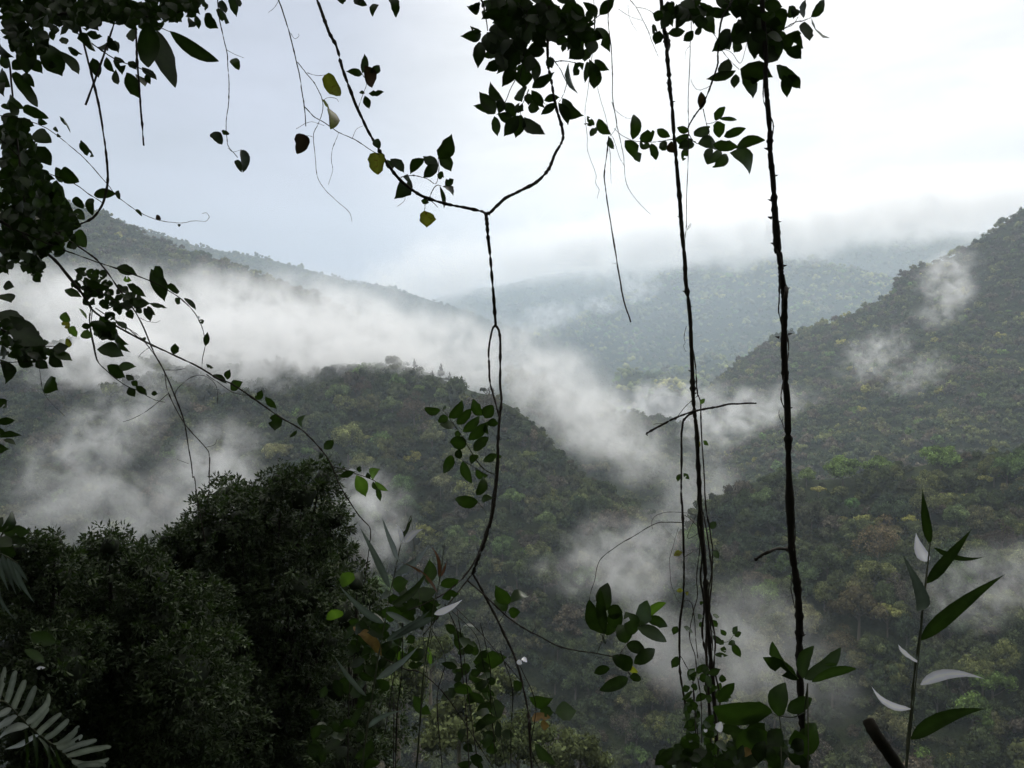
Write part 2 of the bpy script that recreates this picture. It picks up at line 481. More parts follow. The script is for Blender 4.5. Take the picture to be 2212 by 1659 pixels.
def tube(pts, radii, sides=7):
    """vertices and quads of a tube through pts"""
    pts = np.array(pts, float); n = len(pts)
    radii = np.broadcast_to(np.array(radii, float), (n,))
    tg = np.gradient(pts, axis=0); tg /= np.linalg.norm(tg, axis=1)[:, None] + 1e-12
    ref = np.array([0, 1.0, 0]) if abs(tg[0][1]) < 0.9 else np.array([1.0, 0, 0])
    u = np.cross(tg[0], ref); u /= np.linalg.norm(u)
    V = []
    ang = np.linspace(0, 2 * math.pi, sides, endpoint=False)
    for k in range(n):
        u = u - tg[k] * np.dot(u, tg[k]); u /= np.linalg.norm(u) + 1e-12
        v = np.cross(tg[k], u)
        V.append(pts[k] + radii[k] * (np.cos(ang)[:, None] * u + np.sin(ang)[:, None] * v))
    V = np.concatenate(V)
    i = np.arange(n * sides).reshape(n, sides)
    q = np.stack([i[:-1], np.roll(i[:-1], -1, 1), np.roll(i[1:], -1, 1), i[1:]], -1).reshape(-1, 4)
    return V, q

def join(parts):
    V, Q = [], []; n = 0
    for v, q in parts:
        V.append(v); Q.append(np.asarray(q) + n); n += len(v)
    return np.concatenate(V), np.concatenate(Q)

def trunk_parts(seed, h=1.0):
    r = np.random.default_rng(seed)
    P = []
    lean = r.standard_normal(2) * 0.05
    pts = [(0, 0, -1.1), (lean[0] * .3, lean[1] * .3, -0.4), (lean[0], lean[1], 0.15), (lean[0] * 1.5, lean[1] * 1.5, 0.6)]
    P.append(tube(pts, [0.075, 0.055, 0.042, 0.02], 6))
    for k in range(4):
        a = k * 1.7 + r.random(); z = 0.0 + 0.12 * k
        d = np.array([math.cos(a), math.sin(a), 0.75])
        b = np.array([lean[0], lean[1], z])
        P.append(tube([b, b + d * 0.25, b + d * 0.5 + np.array([0, 0, .1])], [0.03, 0.02, 0.01], 5))
    return join(P)

CROWN_ME = {}
for k, t in enumerate(FINE_T):
    CROWN_ME[NEAR_FORMS[k] + str(k)] = template_mesh('crown', t, M_FOREST)
CROWN_ME['cone'] = template_mesh('crown', CONE_T, M_FOREST)
CROWN_ME['flower'] = template_mesh('crown', crown_template(520, 1100, 0.085, clumps=10, flat=0.5, form='umbrella', core=False), M_FOREST)
CROWN_ME['thin'] = template_mesh('crown', crown_template(521, 1700, 0.055, clumps=13, flat=0.95, form='round', core=False), M_FOREST)
TRUNK_ME = []
for k in range(4):
    tv, tq = trunk_parts(600 + k)
    to = mesh_np('trunk', tv, [tq], M_TRUNK, smooth=True); TRUNK_ME.append(to.data); bpy.data.objects.remove(to)
DOME_KEYS = [k for k in CROWN_ME if k[-1].isdigit()]

def tree(p, R, col, key, label, group, rot=0.0, tall=1.0, k=0):
    p = np.array(p)
    e = empty('forest_tree', tuple(p + np.array([0, 0, 0.45 * R])), label, 'tree', group)
    e.scale = (R, R, R * tall); e.rotation_euler = (0, 0, rot)
    c = bpy.data.objects.new('crown', CROWN_ME[key]); COL.objects.link(c); c.parent = e
    c.color = (float(col[0]), float(col[1]), float(col[2]), 1)
    t = bpy.data.objects.new('trunk', TRUNK_ME[k % 4]); COL.objects.link(t); t.parent = e
    return e

def on_ridge(rd, px, py):
    """the spot of the slope seen at (px, py)"""
    S = rd.S.reshape(-1, 3)
    x = S[:, 0] / S[:, 1] * F + 1106; y = -S[:, 2] / S[:, 1] * F + 829.5
    return S[np.argmin((x - px) ** 2 + (y - py) ** 2)]

# trees that stand out by their colour or shape: (slope, px, py of the crown's middle, half width px, colour, form, label)
SP, RH = near_spur, near_right_hill
SPECIAL = [
    (SP, 757, 965, 44, (0.135, 0.150, 0.055), 'dome0', 'large pale yellow green tree on the wooded spur above the dark near thicket'),
    (SP, 782, 1010, 30, (0.115, 0.125, 0.050), 'dome1', 'yellow green crown just under the large pale yellow green tree'),
    (SP, 728, 862, 30, (0.085, 0.115, 0.045), 'dome2', 'rounded light green tree standing high on the spur below the mist bank'),
    (SP, 886, 800, 15, (0.120, 0.160, 0.065), 'dome0', 'small pale green tree just below the crest of the spur'),
    (SP, 905, 848, 17, (0.105, 0.150, 0.050), 'round3', 'left one of two bright green trees side by side under the crest'),
    (SP, 950, 855, 16, (0.115, 0.155, 0.055), 'round6', 'right one of two bright green trees side by side under the crest'),
    (SP, 960, 802, 10, (0.020, 0.030, 0.020), 'cone', 'dark pointed conifer standing tallest on the spur crest'),
    (SP, 932, 818, 8, (0.022, 0.032, 0.022), 'cone', 'small dark conifer a little below the crest conifers'),
    (SP, 977, 806, 7, (0.022, 0.032, 0.022), 'cone', 'slim dark conifer right of the tallest crest conifer'),
    (SP, 900, 784, 7, (0.022, 0.032, 0.022), 'cone', 'slim dark conifer half lost in mist on the crest'),
    (SP, 885, 822, 9, (0.022, 0.032, 0.022), 'cone', 'dark conifer above the two bright green trees'),
    (SP, 795, 955, 16, (0.17, 0.18, 0.055), 'flower', 'small yellow leaved tree right of the large pale yellow green tree'),
    (SP, 1140, 1002, 26, (0.120, 0.145, 0.045), 'round3', 'yellow green tree right of the looped liana'),
    (SP, 1165, 990, 16, (0.115, 0.140, 0.048), 'umbrella4', 'small yellow green crown beside the tree right of the looped liana'),
    (SP, 1153, 953, 12, (0.105, 0.120, 0.050), 'dome2', 'small olive tree on the steep edge of the spur'),
    (SP, 1105, 1085, 26, (0.085, 0.125, 0.040), 'dome1', 'bright green tree half hidden by the lower looped liana'),
    (SP, 1010, 1040, 25, (0.070, 0.105, 0.040), 'dome5', 'leafy green tree left of the compound leaf spray'),
    (SP, 870, 1060, 36, (0.065, 0.105, 0.038), 'dome0', 'broad fresh green tree beside the tip of the arching vine'),
    (SP, 880, 1105, 30, (0.060, 0.095, 0.038), 'dome5', 'green tree below the broad fresh green tree'),
    (SP, 955, 1050, 28, (0.120, 0.125, 0.060), 'dome1', 'wide olive brown tree in the middle of the spur'),
    (SP, 600, 1000, 32, (0.150, 0.150, 0.060), 'umbrella4', 'pale yellowish spreading tree behind the top of the dark thicket'),
    (SP, 900, 900, 40, (0.095, 0.075, 0.050), 'thin', 'thin brownish tree on the upper spur'),
    (SP, 1050, 890, 34, (0.090, 0.075, 0.052), 'thin', 'bare looking brown tree near the right end of the spur crest'),
    (SP, 780, 850, 24, (0.100, 0.070, 0.048), 'thin', 'rusty brown tree beside the rounded light green tree'),
    (SP, 800, 1130, 30, (0.085, 0.120, 0.045), 'dome2', 'soft green crown just right of the big dark near tree'),
    (SP, 1000, 985, 27, (0.100, 0.115, 0.050), 'round6', 'olive green crown left of the leaflet spray on the looped liana'),
    (SP, 845, 885, 26, (0.090, 0.115, 0.048), 'dome5', 'grey green rounded crown between the rusty brown tree and the two bright green trees'),
    (SP, 690, 915, 24, (0.085, 0.100, 0.046), 'dome1', 'dull green crown above the arching vine on the spur'),
    (SP, 1085, 1185, 30, (0.075, 0.115, 0.042), 'round3', 'fresh green crown low beside the bend of the looped liana'),
    (SP, 985, 1165, 28, (0.080, 0.110, 0.044), 'dome0', 'mid green crown above the cane tips at the bottom middle'),
    (SP, 930, 960, 30, (0.105, 0.115, 0.055), 'dome1', 'pale olive crown left of the compound leaf spray'),
    (SP, 1250, 1090, 24, (0.110, 0.130, 0.050), 'dome2', 'pale green tree near the right end of the spur above the gully mist'),
    (SP, 1180, 1130, 26, (0.085, 0.115, 0.045), 'dome5', 'green rounded tree right of the bend of the looped liana'),
    (RH, 1650, 1090, 30, (0.080, 0.110, 0.048), 'dome5', 'soft green dome on the left shoulder of the right hill'),
    (RH, 2060, 1130, 34, (0.085, 0.115, 0.046), 'dome0', 'broad soft green tree right of the tall cane tip'),
    (RH, 1740, 1250, 34, (0.070, 0.100, 0.045), 'dome1', 'broad green tree just right of the thorny liana stub'),
    (RH, 1890, 1180, 50, (0.165, 0.130, 0.070), 'thin', 'round brown tree with pale limbs standing out on the right hill'),
    (RH, 1955, 1140, 26, (0.30, 0.30, 0.055), 'flower', 'yellow flowering tree right above the round brown tree'),
    (RH, 2002, 1047, 17, (0.26, 0.26, 0.065), 'flower', 'yellow flat topped tree left of the tall cane tip'),
    (RH, 2123, 1046, 20, (0.24, 0.24, 0.07), 'flower', 'yellow flat topped tree near the right edge'),
    (RH, 2080, 1078, 12, (0.22, 0.23, 0.06), 'flower', 'tiny yellow tree between the two yellow flat topped trees'),
    (RH, 1765, 1070, 18, (0.20, 0.19, 0.06), 'flower', 'small yellowish tree beside the thick liana'),
    (RH, 1820, 1135, 17, (0.19, 0.17, 0.055), 'flower', 'small mustard tree left of the round brown tree'),
    (RH, 1840, 1095, 20, (0.080, 0.150, 0.045), 'dome0', 'bright green tree above the small mustard tree'),
    (RH, 2190, 1070, 26, (0.120, 0.115, 0.050), 'dome2', 'olive tree cut by the right edge of the view'),
    (RH, 1820, 1012, 42, (0.110, 0.165, 0.045), 'dome0', 'lime green clump along the crest of the right hill, left of the centre'),
    (RH, 1900, 1008, 32, (0.105, 0.155, 0.045), 'dome1', 'lime green clump in the middle of the right hill crest'),
    (RH, 2030, 988, 42, (0.105, 0.160, 0.045), 'dome2', 'broad lime green clump highest on the right hill crest'),
    (RH, 1740, 1026, 24, (0.095, 0.130, 0.042), 'dome5', 'small lime green clump beside the thick liana'),
    (RH, 1850, 1330, 58, (0.110, 0.095, 0.048), 'dome5', 'tall yellowish brown tree low on the right hill beside the misty gully'),
    (RH, 1810, 1400, 40, (0.100, 0.085, 0.045), 'thin', 'thin yellowish brown tree at the lower edge of the right hill'),
    (RH, 1930, 1160, 22, (0.120, 0.110, 0.055), 'dome1', 'dull olive crown touching the round brown tree'),
    (RH, 2160, 1180, 40, (0.075, 0.060, 0.045), 'thin', 'greyish bare tree with pale stems at the right edge'),
    (RH, 1615, 1170, 22, (0.100, 0.090, 0.055), 'dome2', 'brownish tree at the left foot of the right hill'),
]
used = []
for i, (rd, px, py, hw, col, key, lab) in enumerate(SPECIAL):
    p = on_ridge(rd, px, py + hw * 0.75)
    R = hw / F * p[1]
    tree(p + np.array([0, -2.0, (0.0 if py < 1030 and rd is RH else 0.15) * R - (0.25 * R if py < 1030 and rd is RH else 0) - (0.75 * R if py < 830 and rd is SP and key != 'cone' else 0)]), R, [min(.30, 1.35 * v) for v in col] if key not in ('cone', 'thin') and col[0] < col[1] * 1.1 else [.72 * v for v in col], key, lab, 'trees that stand out on the near slopes', i * 1.3, 1.0 if key != 'cone' else 1.15, i)
    used.append((p, R))

cands = []
for rd, sp, n_try, seed, R0 in ((near_spur, 6.6, 40000, 31, 7.2), (near_right_hill, 6.2, 26000, 32, 7.0)):
    r = np.random.default_rng(seed)
    for p in rd.scatter(sp, n_try, seed):
        if any(np.linalg.norm(p - q) < 0.75 * (R + 4) for q, R in used): continue
        R = R0 * (0.5 + 1.15 * r.random() ** 1.8)
        if np.min(np.linalg.norm(rd.S[0] - p, axis=1)) < 16:
            R = min(.62 * R, 4.0); p = p - np.array([0, 0, .5 * R])
        cands.append((rd, p, R))
def in_view(p):
    x = p[0] / p[1] * F + 1106; y = -p[2] / p[1] * F + 829.5
    dark = x < 760 and y > 1040 + abs(x - 640) * 0.45
    return -20 < x < 2230 and y < 1690 and not dark
r = np.random.default_rng(77)
seen = sorted([c for c in cands if in_view(c[1])], key=lambda c: -c[2] / c[1][1])
N_THINGS = 250
COLN = ['dark green', 'olive', 'brownish', 'yellow tinged', 'fresh green']
SIZEN = ['broad', 'middling', 'small']
def where(rd, p):
    x = p[0] / p[1] * F + 1106; y = -p[2] / p[1] * F + 829.5
    if rd is near_right_hill:
        if y < 1070: return 'near the right hill crest'
        if x < 1680: return 'on the right hill above the gully'
        if y < 1260: return 'on the face of the right hill'
        if x < 1900: return 'low on the right hill'
        return 'behind the tall cane'
    if y < 880: return 'on the upper spur'
    if x < 600: return 'on the spur at left'
    if y < 1060: return 'in the middle of the wooded spur'
    if x > 1250: return 'at the right end of the spur'
    if y < 1300: return 'on the lower spur'
    return 'deep in the gully below the spur'
for i, (rd, p, R) in enumerate(seen[:N_THINGS]):
    x = p[0] / p[1] * F + 1106
    wts = (9, 1.8, 0.9, 0.12, 0.3) if rd is near_right_hill else (9, 1.5, 1.2, 0.05, 0.2)
    if rd is near_right_hill and -p[2] / p[1] * F + 829.5 < 1065 and x > 1690: wts = (4, 4, 1, 0.3, 3.5)
    k, col = pick_colour(r, wts)
    sz = SIZEN[0 if R > 7.2 else (1 if R > 5 else 2)]
    wh = where(rd, p)
    crest = np.min(np.linalg.norm(rd.S[0] - p, axis=1)) < 22
    key = ('dome0', 'dome1', 'dome2', 'dome5')[r.integers(4)] if crest else 'flower' if k == 3 else ('thin' if k == 2 and r.random() < 0.5 else DOME_KEYS[r.integers(len(DOME_KEYS))])
    tree(p, R, col * 0.95, key, '%s %s rounded forest tree %s' % (sz, COLN[k], wh) if key not in ('flower', 'thin') else '%s %s open crowned tree %s' % (sz, COLN[k], wh),
         '%s %s trees %s' % (sz, COLN[k], wh), r.random() * 6.28, 0.85 + 0.5 * r.random(), i)
rest = seen[N_THINGS:] + [c for c in cands if not in_view(c[1])]
for rd, nm, sd_ in ((near_spur, 'near_spur_forest', 41), (near_right_hill, 'right_hill_forest', 42)):
    pts = [c[1] for c in rest if c[0] is rd]; radii = [c[2] for c in rest if c[0] is rd]
    if pts:
        forest(nm, pts, radii, LOW_T, (9, 1.6, 1.2, 0.06, 0.25), sd_, lift=0.45, gain=0.95)
print('TREES', len(seen), len(rest), sum(1 for c in seen if c[0] is near_spur), sum(1 for c in seen if c[0] is near_right_hill))
# ================================================================== THE PHOTOGRAPHER'S LEDGE
def grid_surface(name, xs, prof, mat, amp, seed):
    V = []
    prof = np.array(prof, float)
    ys = np.concatenate([np.linspace(-70, -6, 18), np.linspace(-5, 12, 40), np.linspace(14, 330, 40)])
    for y in ys:
        z = np.interp(y, prof[:, 0], prof[:, 1])
        a = amp * min(1.0, 0.08 + abs(y) / 40)
        V.append(np.stack([xs, np.full_like(xs, y), z + a * fbm(xs / 9 + seed, np.full_like(xs, y) / 9, 4)], 1))
    V = np.array(V); n, m = V.shape[:2]
    i = np.arange(n * m).reshape(n, m)
    q = np.stack([i[:-1, :-1], i[:-1, 1:], i[1:, 1:], i[1:, :-1]], -1).reshape(-1, 4)
    return tag(mesh_np(name, V.reshape(-1, 3), [q], mat, smooth=True), kind='structure')
grid_surface('ground', np.linspace(-130, 130, 120), [(-70, 58), (-8, 9), (-2.2, -1.3), (0, -1.62), (1.3, -1.75), (2.2, -2.6), (6, -7.5), (20, -22), (80, -62), (200, -190), (330, -326)], M_SOIL, 1.2, 3)

# leaf materials
L_DARK = mat_leaf('dark leaf', (0.012, 0.022, 0.006), (0.024, 0.040, 0.012), 0.2, 0.5)
L_GREEN = mat_leaf('green leaf', (0.024, 0.044, 0.011), (0.036, 0.062, 0.017), 0.2, 0.45)
L_LIGHT = mat_leaf('light green leaf', (0.06, 0.10, 0.024), (0.09, 0.14, 0.034), 0.42, 0.5)
L_YELLOW = mat_leaf('yellowing leaf', (0.12, 0.115, 0.022), (0.18, 0.16, 0.034), 0.42, 0.5, (0.09, 0.045, 0.015), 30)
L_BROWN = mat_leaf('dead leaf', (0.030, 0.016, 0.010), (0.06, 0.034, 0.02), 0.10, 0.7)
L_TAN = mat_leaf('dry tan leaf', (0.16, 0.09, 0.035), (0.30, 0.19, 0.08), 0.2, 0.65)
L_GLARE = mat_leaf('glare white leaf', (0.66, 0.67, 0.74), (0.78, 0.78, 0.84), 0.3, 0.3, through=(1, 1, 1))  # glare on the blades put into a near white base colour
L_GREY = mat_leaf('grey green cane leaf', (0.075, 0.10, 0.08), (0.11, 0.14, 0.12), 0.22, 0.3, through=(1, 1.05, 1))
L_RED = mat_leaf('reddish young leaf', (0.09, 0.035, 0.03), (0.13, 0.06, 0.04), 0.2, 0.4)
L_PALM_SHEEN = mat_leaf('sheen pale leaflet', (0.15, 0.175, 0.15), (0.28, 0.305, 0.275), 0.2, 0.28, through=(1, 1.05, .95))  # sky reflection on the leaflets put into this pale base colour
L_BUSH = mat_leaf('thicket leaf', (0.017, 0.029, 0.010), (0.034, 0.050, 0.017), 0.16, 0.75, None, 4)
B_VINE = mat_bark('liana bark', (0.020, 0.016, 0.012), (0.050, 0.042, 0.032), 40)
B_DARK = mat_bark('dark bark', (0.012, 0.010, 0.008), (0.034, 0.028, 0.022), 30)  # darkest brown of the bark tones
B_CANE = mat_bark('cane stem', (0.035, 0.045, 0.025), (0.070, 0.075, 0.045), 20)

# the views in which positions were measured: origin and pixels per unit
CR = {'D': (0, 0, 1), 'A': (0, 0, 1 / 3), 'B': (553, 0, 1 / 3), 'C': (972, 0, 1 / 3), 'E': (1350, 0, 1 / 3), 'F': (0, 486, 1 / 3),
      'G': (553, 553, 1 / 3), 'H': (1106, 553, 1 / 3), 'I': (1659, 432, 1 / 3), 'J': (0, 972, 0.414), 'K': (594, 1106, 1 / 3),
      'L': (1106, 1106, 1 / 3), 'M': (1404, 1106, 1 / 3), 'N': (1713, 1026, 0.3815), 'a': (0, 0, 0.1465), 'c': (972, 0, 0.1709),
      'e': (1404, 0, 0.1953), 'f': (108, 540, 0.1953)}
def cv(c, x, y):
    o = CR[c]
    return o[0] + x * o[2], o[1] + y * o[2]

SHAPES = {
    'ovate': [(0, .03), (.06, .26), (.15, .58), (.28, .87), (.42, 1), (.56, .97), (.69, .80), (.81, .52), (.91, .20), (1, 0)],
    'ellip': [(0, .04), (.07, .40), (.16, .70), (.30, .94), (.48, 1), (.64, .92), (.78, .70), (.89, .42), (.96, .2), (1, .03)],
    'round': [(0, .35), (.06, .72), (.16, .93), (.32, 1), (.50, .98), (.66, .86), (.80, .64), (.90, .40), (.96, .2), (1, .05)],
    'lance': [(0, .10), (.06, .50), (.14, .82), (.26, 1), (.42, .94), (.58, .76), (.72, .52), (.85, .28), (.94, .1), (1, 0)],
    'strap': [(0, .5), (.05, .8), (.15, 1), (.35, 1), (.55, 1), (.72, .97), (.85, .88), (.94, .72), (.98, .5), (1, .1)],
}
LR = np.random.default_rng(99)
def leaf_geo(b, t, width, shape='ovate', roll=None, curl=None, fold=None, ragged=0.5):
    """one leaf between the points b and t: a folded, bent blade"""
    r = LR
    b, t = np.array(b), np.array(t)
    ax = t - b; L = np.linalg.norm(ax) + 1e-9; ax = ax / L
    view = (b + t) / 2; view = view / np.linalg.norm(view)
    nrm = -view - ax * np.dot(-view, ax); nrm /= np.linalg.norm(nrm) + 1e-9
    sd = np.cross(ax, nrm)
    roll = r.normal(0, 0.52) if roll is None else roll
    nrm, sd = nrm * math.cos(roll) + sd * math.sin(roll), sd * math.cos(roll) - nrm * math.sin(roll)
    width = width / max(.62, math.cos(roll)) * 1.04
    curl = r.normal(0.03, 0.14) if curl is None else curl
    bend = r.normal(0, 0.07)
    fold = abs(r.normal(0.12, 0.08)) if fold is None else fold
    P = SHAPES[shape]; n = len(P)
    V = []
    jl, jr = 1 + ragged * 0.10 * r.standard_normal(n), 1 + ragged * 0.10 * r.standard_normal(n)
    if r.random() < 0.22 * ragged:
        (jl if r.random() < .5 else jr)[r.integers(4, 8)] *= r.uniform(0.25, 0.6)      # a bite
    wav = r.standard_normal((n, 2)) * 0.05
    for k, (u, wd) in enumerate(P):
        c = b + ax * L * u + nrm * (curl * L * 4 * u * (1 - u) - 0.35 * abs(curl) * L * u * u) + sd * bend * L * 4 * u * (1 - u)
        h = 0.5 * width * wd
        V += [c - sd * h * jl[k] + nrm * h * (fold + wav[k, 0]), c, c + sd * h * jr[k] + nrm * h * (fold + wav[k, 1])]
    i = np.arange(3 * n).reshape(n, 3)
    q = np.stack([i[:-1, :-1], i[:-1, 1:], i[1:, 1:], i[1:, :-1]], -1).reshape(-1, 4)
    if n > 6 and r.random() < 0.07 * min(1, ragged * 2): q = np.delete(q, r.integers(6, 12), 0)
    return np.array(V), q

def rib(n, v):
    """leaf tint: paler along the midrib"""
    t = np.full((n, 3), v); t[1::3] *= 1.45; t[0::3] *= .9
    return t

def spline(pts, per=7):
    p = np.array(pts, float)
    if len(p) < 3: return np.array([p[0] + (p[-1] - p[0]) * s for s in np.linspace(0, 1, per)])
    q = np.concatenate([[2 * p[0] - p[1]], p, [2 * p[-1] - p[-2]]])
    out = []
    for i in range(1, len(q) - 2):
        for s in np.linspace(0, 1, per, endpoint=False):
            out.append(0.5 * (2 * q[i] + (q[i + 1] - q[i - 1]) * s + (2 * q[i - 1] - 5 * q[i] + 4 * q[i + 1] - q[i + 2]) * s * s + (3 * q[i] - q[i - 1] - 3 * q[i + 1] + q[i + 2]) * s ** 3))
    out.append(p[-1])
    return np.array(out)

def inside(poly, x, y):
    c = False; j = len(poly) - 1
    for i in range(len(poly)):
        (xi, yi), (xj, yj) = poly[i], poly[j]
        if (yi > y) != (yj > y) and x < (xj - xi) * (y - yi) / (yj - yi) + xi: c = not c
        j = i
    return c

class Plant:
    def __init__(self, name, label, cat, d, base, group=None):
        self.d = d
        self.loc = at(base[0], base[1], d)
        self.e = empty(name, tuple(self.loc), label, cat, group)
        self.tubes = {}; self.blades = []
        self.last = None
    def put(self, name, V, q, mat, parent=None, tint=None, smooth=True):
        o = mesh_np(name, V - self.loc, [q], mat, tint, parent if parent is not None else self.e, smooth)
        return o
    def path(self, segs, wob=0.03, d=None, jit=0.35):
        """segs: [(view, [(x, y), ...]), ...] -> points in space"""
        d = self.d if d is None else d
        P = [cv(c, x, y) for c, pts in segs for x, y in pts]
        S = spline(P)
        n = len(S)
        S = S + jit * np.stack([np.convolve(LR.standard_normal(n + 4), np.ones(5) / 3, 'valid') for _ in (0, 1)], 1)
        ph = LR.random() * 6
        return np.array([at(x, y, d * (1 + wob * math.sin(ph + 4.0 * k / n))) for k, (x, y) in enumerate(S)])
    def stem(self, segs, r0, r1=None, mat=None, part='stem', wob=0.03, d=None, up=None, down=None, sides=8, knots=0.30, jit=0.5, collect=True):
        d = self.d if d is None else d
        P = self.path(segs, wob, d, jit)
        if up is not None: P = np.concatenate([[P[0] + np.array([LR.normal(0, .1), LR.normal(0, .1), up])], P])
        if down is not None: P = np.concatenate([P, [P[-1] + np.array([LR.normal(0, .05), 0.0, -down])]])
        r1 = r0 if r1 is None else r1
        n = len(P)
        rad = np.linspace(r0, r1, n) / F * d * (1 + knots * LR.standard_normal(n) * (LR.random(n) < 0.45))
        self.tubes.setdefault(part, [mat or B_VINE, []])[1].append(tube(P, np.maximum(rad, 0.0003), sides))
        return self
    def thorns(self, segs, size):
        for c, pts in segs:
            for x, y, s in pts:
                a = cv(c, x, y)
                self.tubes.setdefault('stem', [B_VINE, []])[1].append(tube([at(a[0], a[1], self.d), at(a[0] + s * size * .5, a[1] - size * .1, self.d), at(a[0] + s * size, a[1] - size * 0.25, self.d)], [size * .38 / F * self.d, size * .2 / F * self.d, 0.0003], 5))
        return self
    def stems_done(self, parents=None):
        for part, (mat, L) in self.tubes.items():
            V, q = join(L)
            self.last = self.put(part, V, q, mat)
        self.tubes = {}
        return self.last
    def leaves(self, c, rows, mat=None, shape='ovate', part='leaf', parent=None, d=None, dz=0.05, label=None, roll=None, curl=None, ragged=0.5):
        mat = mat or L_DARK
        d = self.d if d is None else d
        for row in rows:
            bx, by, tx, ty, w = row[:5]
            m = row[5] if len(row) > 5 else mat
            a, b = cv(c, bx, by), cv(c, tx, ty)
            dd = d * (1 + LR.normal(0, dz * 0.4))
            L = math.hypot(a[0] - b[0], a[1] - b[1]) / F * dd
            V, q = leaf_geo(at(a[0], a[1], dd), at(b[0], b[1], dd + LR.normal(0, 0.25) * L), w * CR[c][2] / F * dd * 1.04, shape, roll, curl, None, ragged)
            tn = 0.8 + 0.4 * LR.random()
            o = self.put(part, V, q, m, parent, rib(len(V), tn))
            lab = label if label else {'yellowing leaf': 'yellowing leaf with brown spots', 'dead leaf': 'curled dead brown leaf', 'light green leaf': 'light green translucent leaf', 'dry tan leaf': 'dried tan leaf', 'glare white leaf': 'leaf coloured white to stand for reflected light'}.get(m.name)
            if lab: o['label'] = lab
        return self
    def fill(self, c, poly, n, length, width, mat=None, shape='ovate', part='foliage', parent=None, d=None, depth=0.25, down=0.5, seed=0):
        """n leaves hung at random through the part of the view inside poly"""
        r = np.random.default_rng(seed + 5)
        mat = mat or L_DARK; d = self.d if d is None else d
        xs, ys = [p[0] for p in poly], [p[1] for p in poly]
        got = []; tries = 0
        while len(got) < n and tries < n * 60:
            tries += 1
            x, y = r.uniform(min(xs), max(xs)), r.uniform(min(ys), max(ys))
            a = math.pi / 2 * down + r.normal(0, 1.1) + (math.pi / 2 * (1 - down)) * r.choice((-1, 1))
            a = r.normal(math.pi / 2, 1.0) if r.random() < down else r.random() * 6.28
            L = length * (0.6 + 0.7 * r.random())
            if not inside(poly, x, y) or not inside(poly, x + math.cos(a) * L * 0.62, y + math.sin(a) * L * 0.62): continue
            p0, p1 = cv(c, x, y), cv(c, x + math.cos(a) * L, y + math.sin(a) * L)
            dd = d + r.uniform(-depth, depth)
            V, q = leaf_geo(at(p0[0], p0[1], dd), at(p1[0], p1[1], dd + r.normal(0, 0.3) * L * CR[c][2] / F * dd), width * (0.75 + 0.5 * r.random()) * CR[c][2] / F * dd, shape)
            got.append((V, q, rib(len(V), 0.7 + 0.6 * r.random())))
        V, q = join([g[:2] for g in got])
        return self.put(part, V, q, mat, parent, np.concatenate([g[2] for g in got]))

# ------------------------------------------------------------------ the tree overhead, out of sight, whose shade everything near stands in
def overhead():
    e = empty('unseen_canopy_tree', (2.9, -2.2, -1.6), 'big shading tree that the lianas hang from', 'tree')
    r = np.random.default_rng(5)
    loc = np.array([2.9, -2.2, -1.6])
    V, q = join([tube([(0, 0, -0.3), (0.05, 0.1, 2), (-0.1, 0.3, 4.5), (0.2, 0.2, 8)], [0.34, 0.26, 0.22, 0.16], 12)] +
                [tube([(0, 0.2, z), (dx * .5, 0.2 + dy * .5, z + 0.5), (dx, dy, z + 1.0)], [0.13, 0.08, 0.04], 8) for z, dx, dy in
                 ((4.3, -3.4, 3.6), (4.6, -5.6, 2.8), (4.4, 1.5, 4.2), (5.2, -3.0, -2.0), (5.4, 3.0, 1.5), (4.7, -1.6, 4.4), (4.9, 3.6, 4.0))])
    mesh_np('trunk', V, [q], B_DARK, None, e, True)
    n = 16000
    P = np.stack([r.uniform(-8.5, 9, n), r.uniform(-8, 4.2, n), np.zeros(n)], 1)
    P[:, 2] = np.maximum(2.2 + 0.2 * r.standard_normal(n), 0.56 * P[:, 1] + 1.15) + r.random(n) * 1.8
    P = P - loc
    nrm = r.standard_normal((n, 3)) * 0.6 + np.array([0, 0.2, 1]); nrm /= np.linalg.norm(nrm, axis=1)[:, None]
    t1 = np.cross(nrm, r.standard_normal((n, 3))); t1 /= np.linalg.norm(t1, axis=1)[:, None]
    t2 = np.cross(nrm, t1); s = r.uniform(0.10, 0.24, n)[:, None]
    k = np.stack([P - t1 * s, P - t2 * s * .45, P + t1 * s, P + t2 * s * .45], 1).reshape(-1, 3)
    mesh_np('crown', k, [np.arange(4 * n).reshape(-1, 4)], L_DARK, np.ones((4 * n, 3)), e)
overhead()

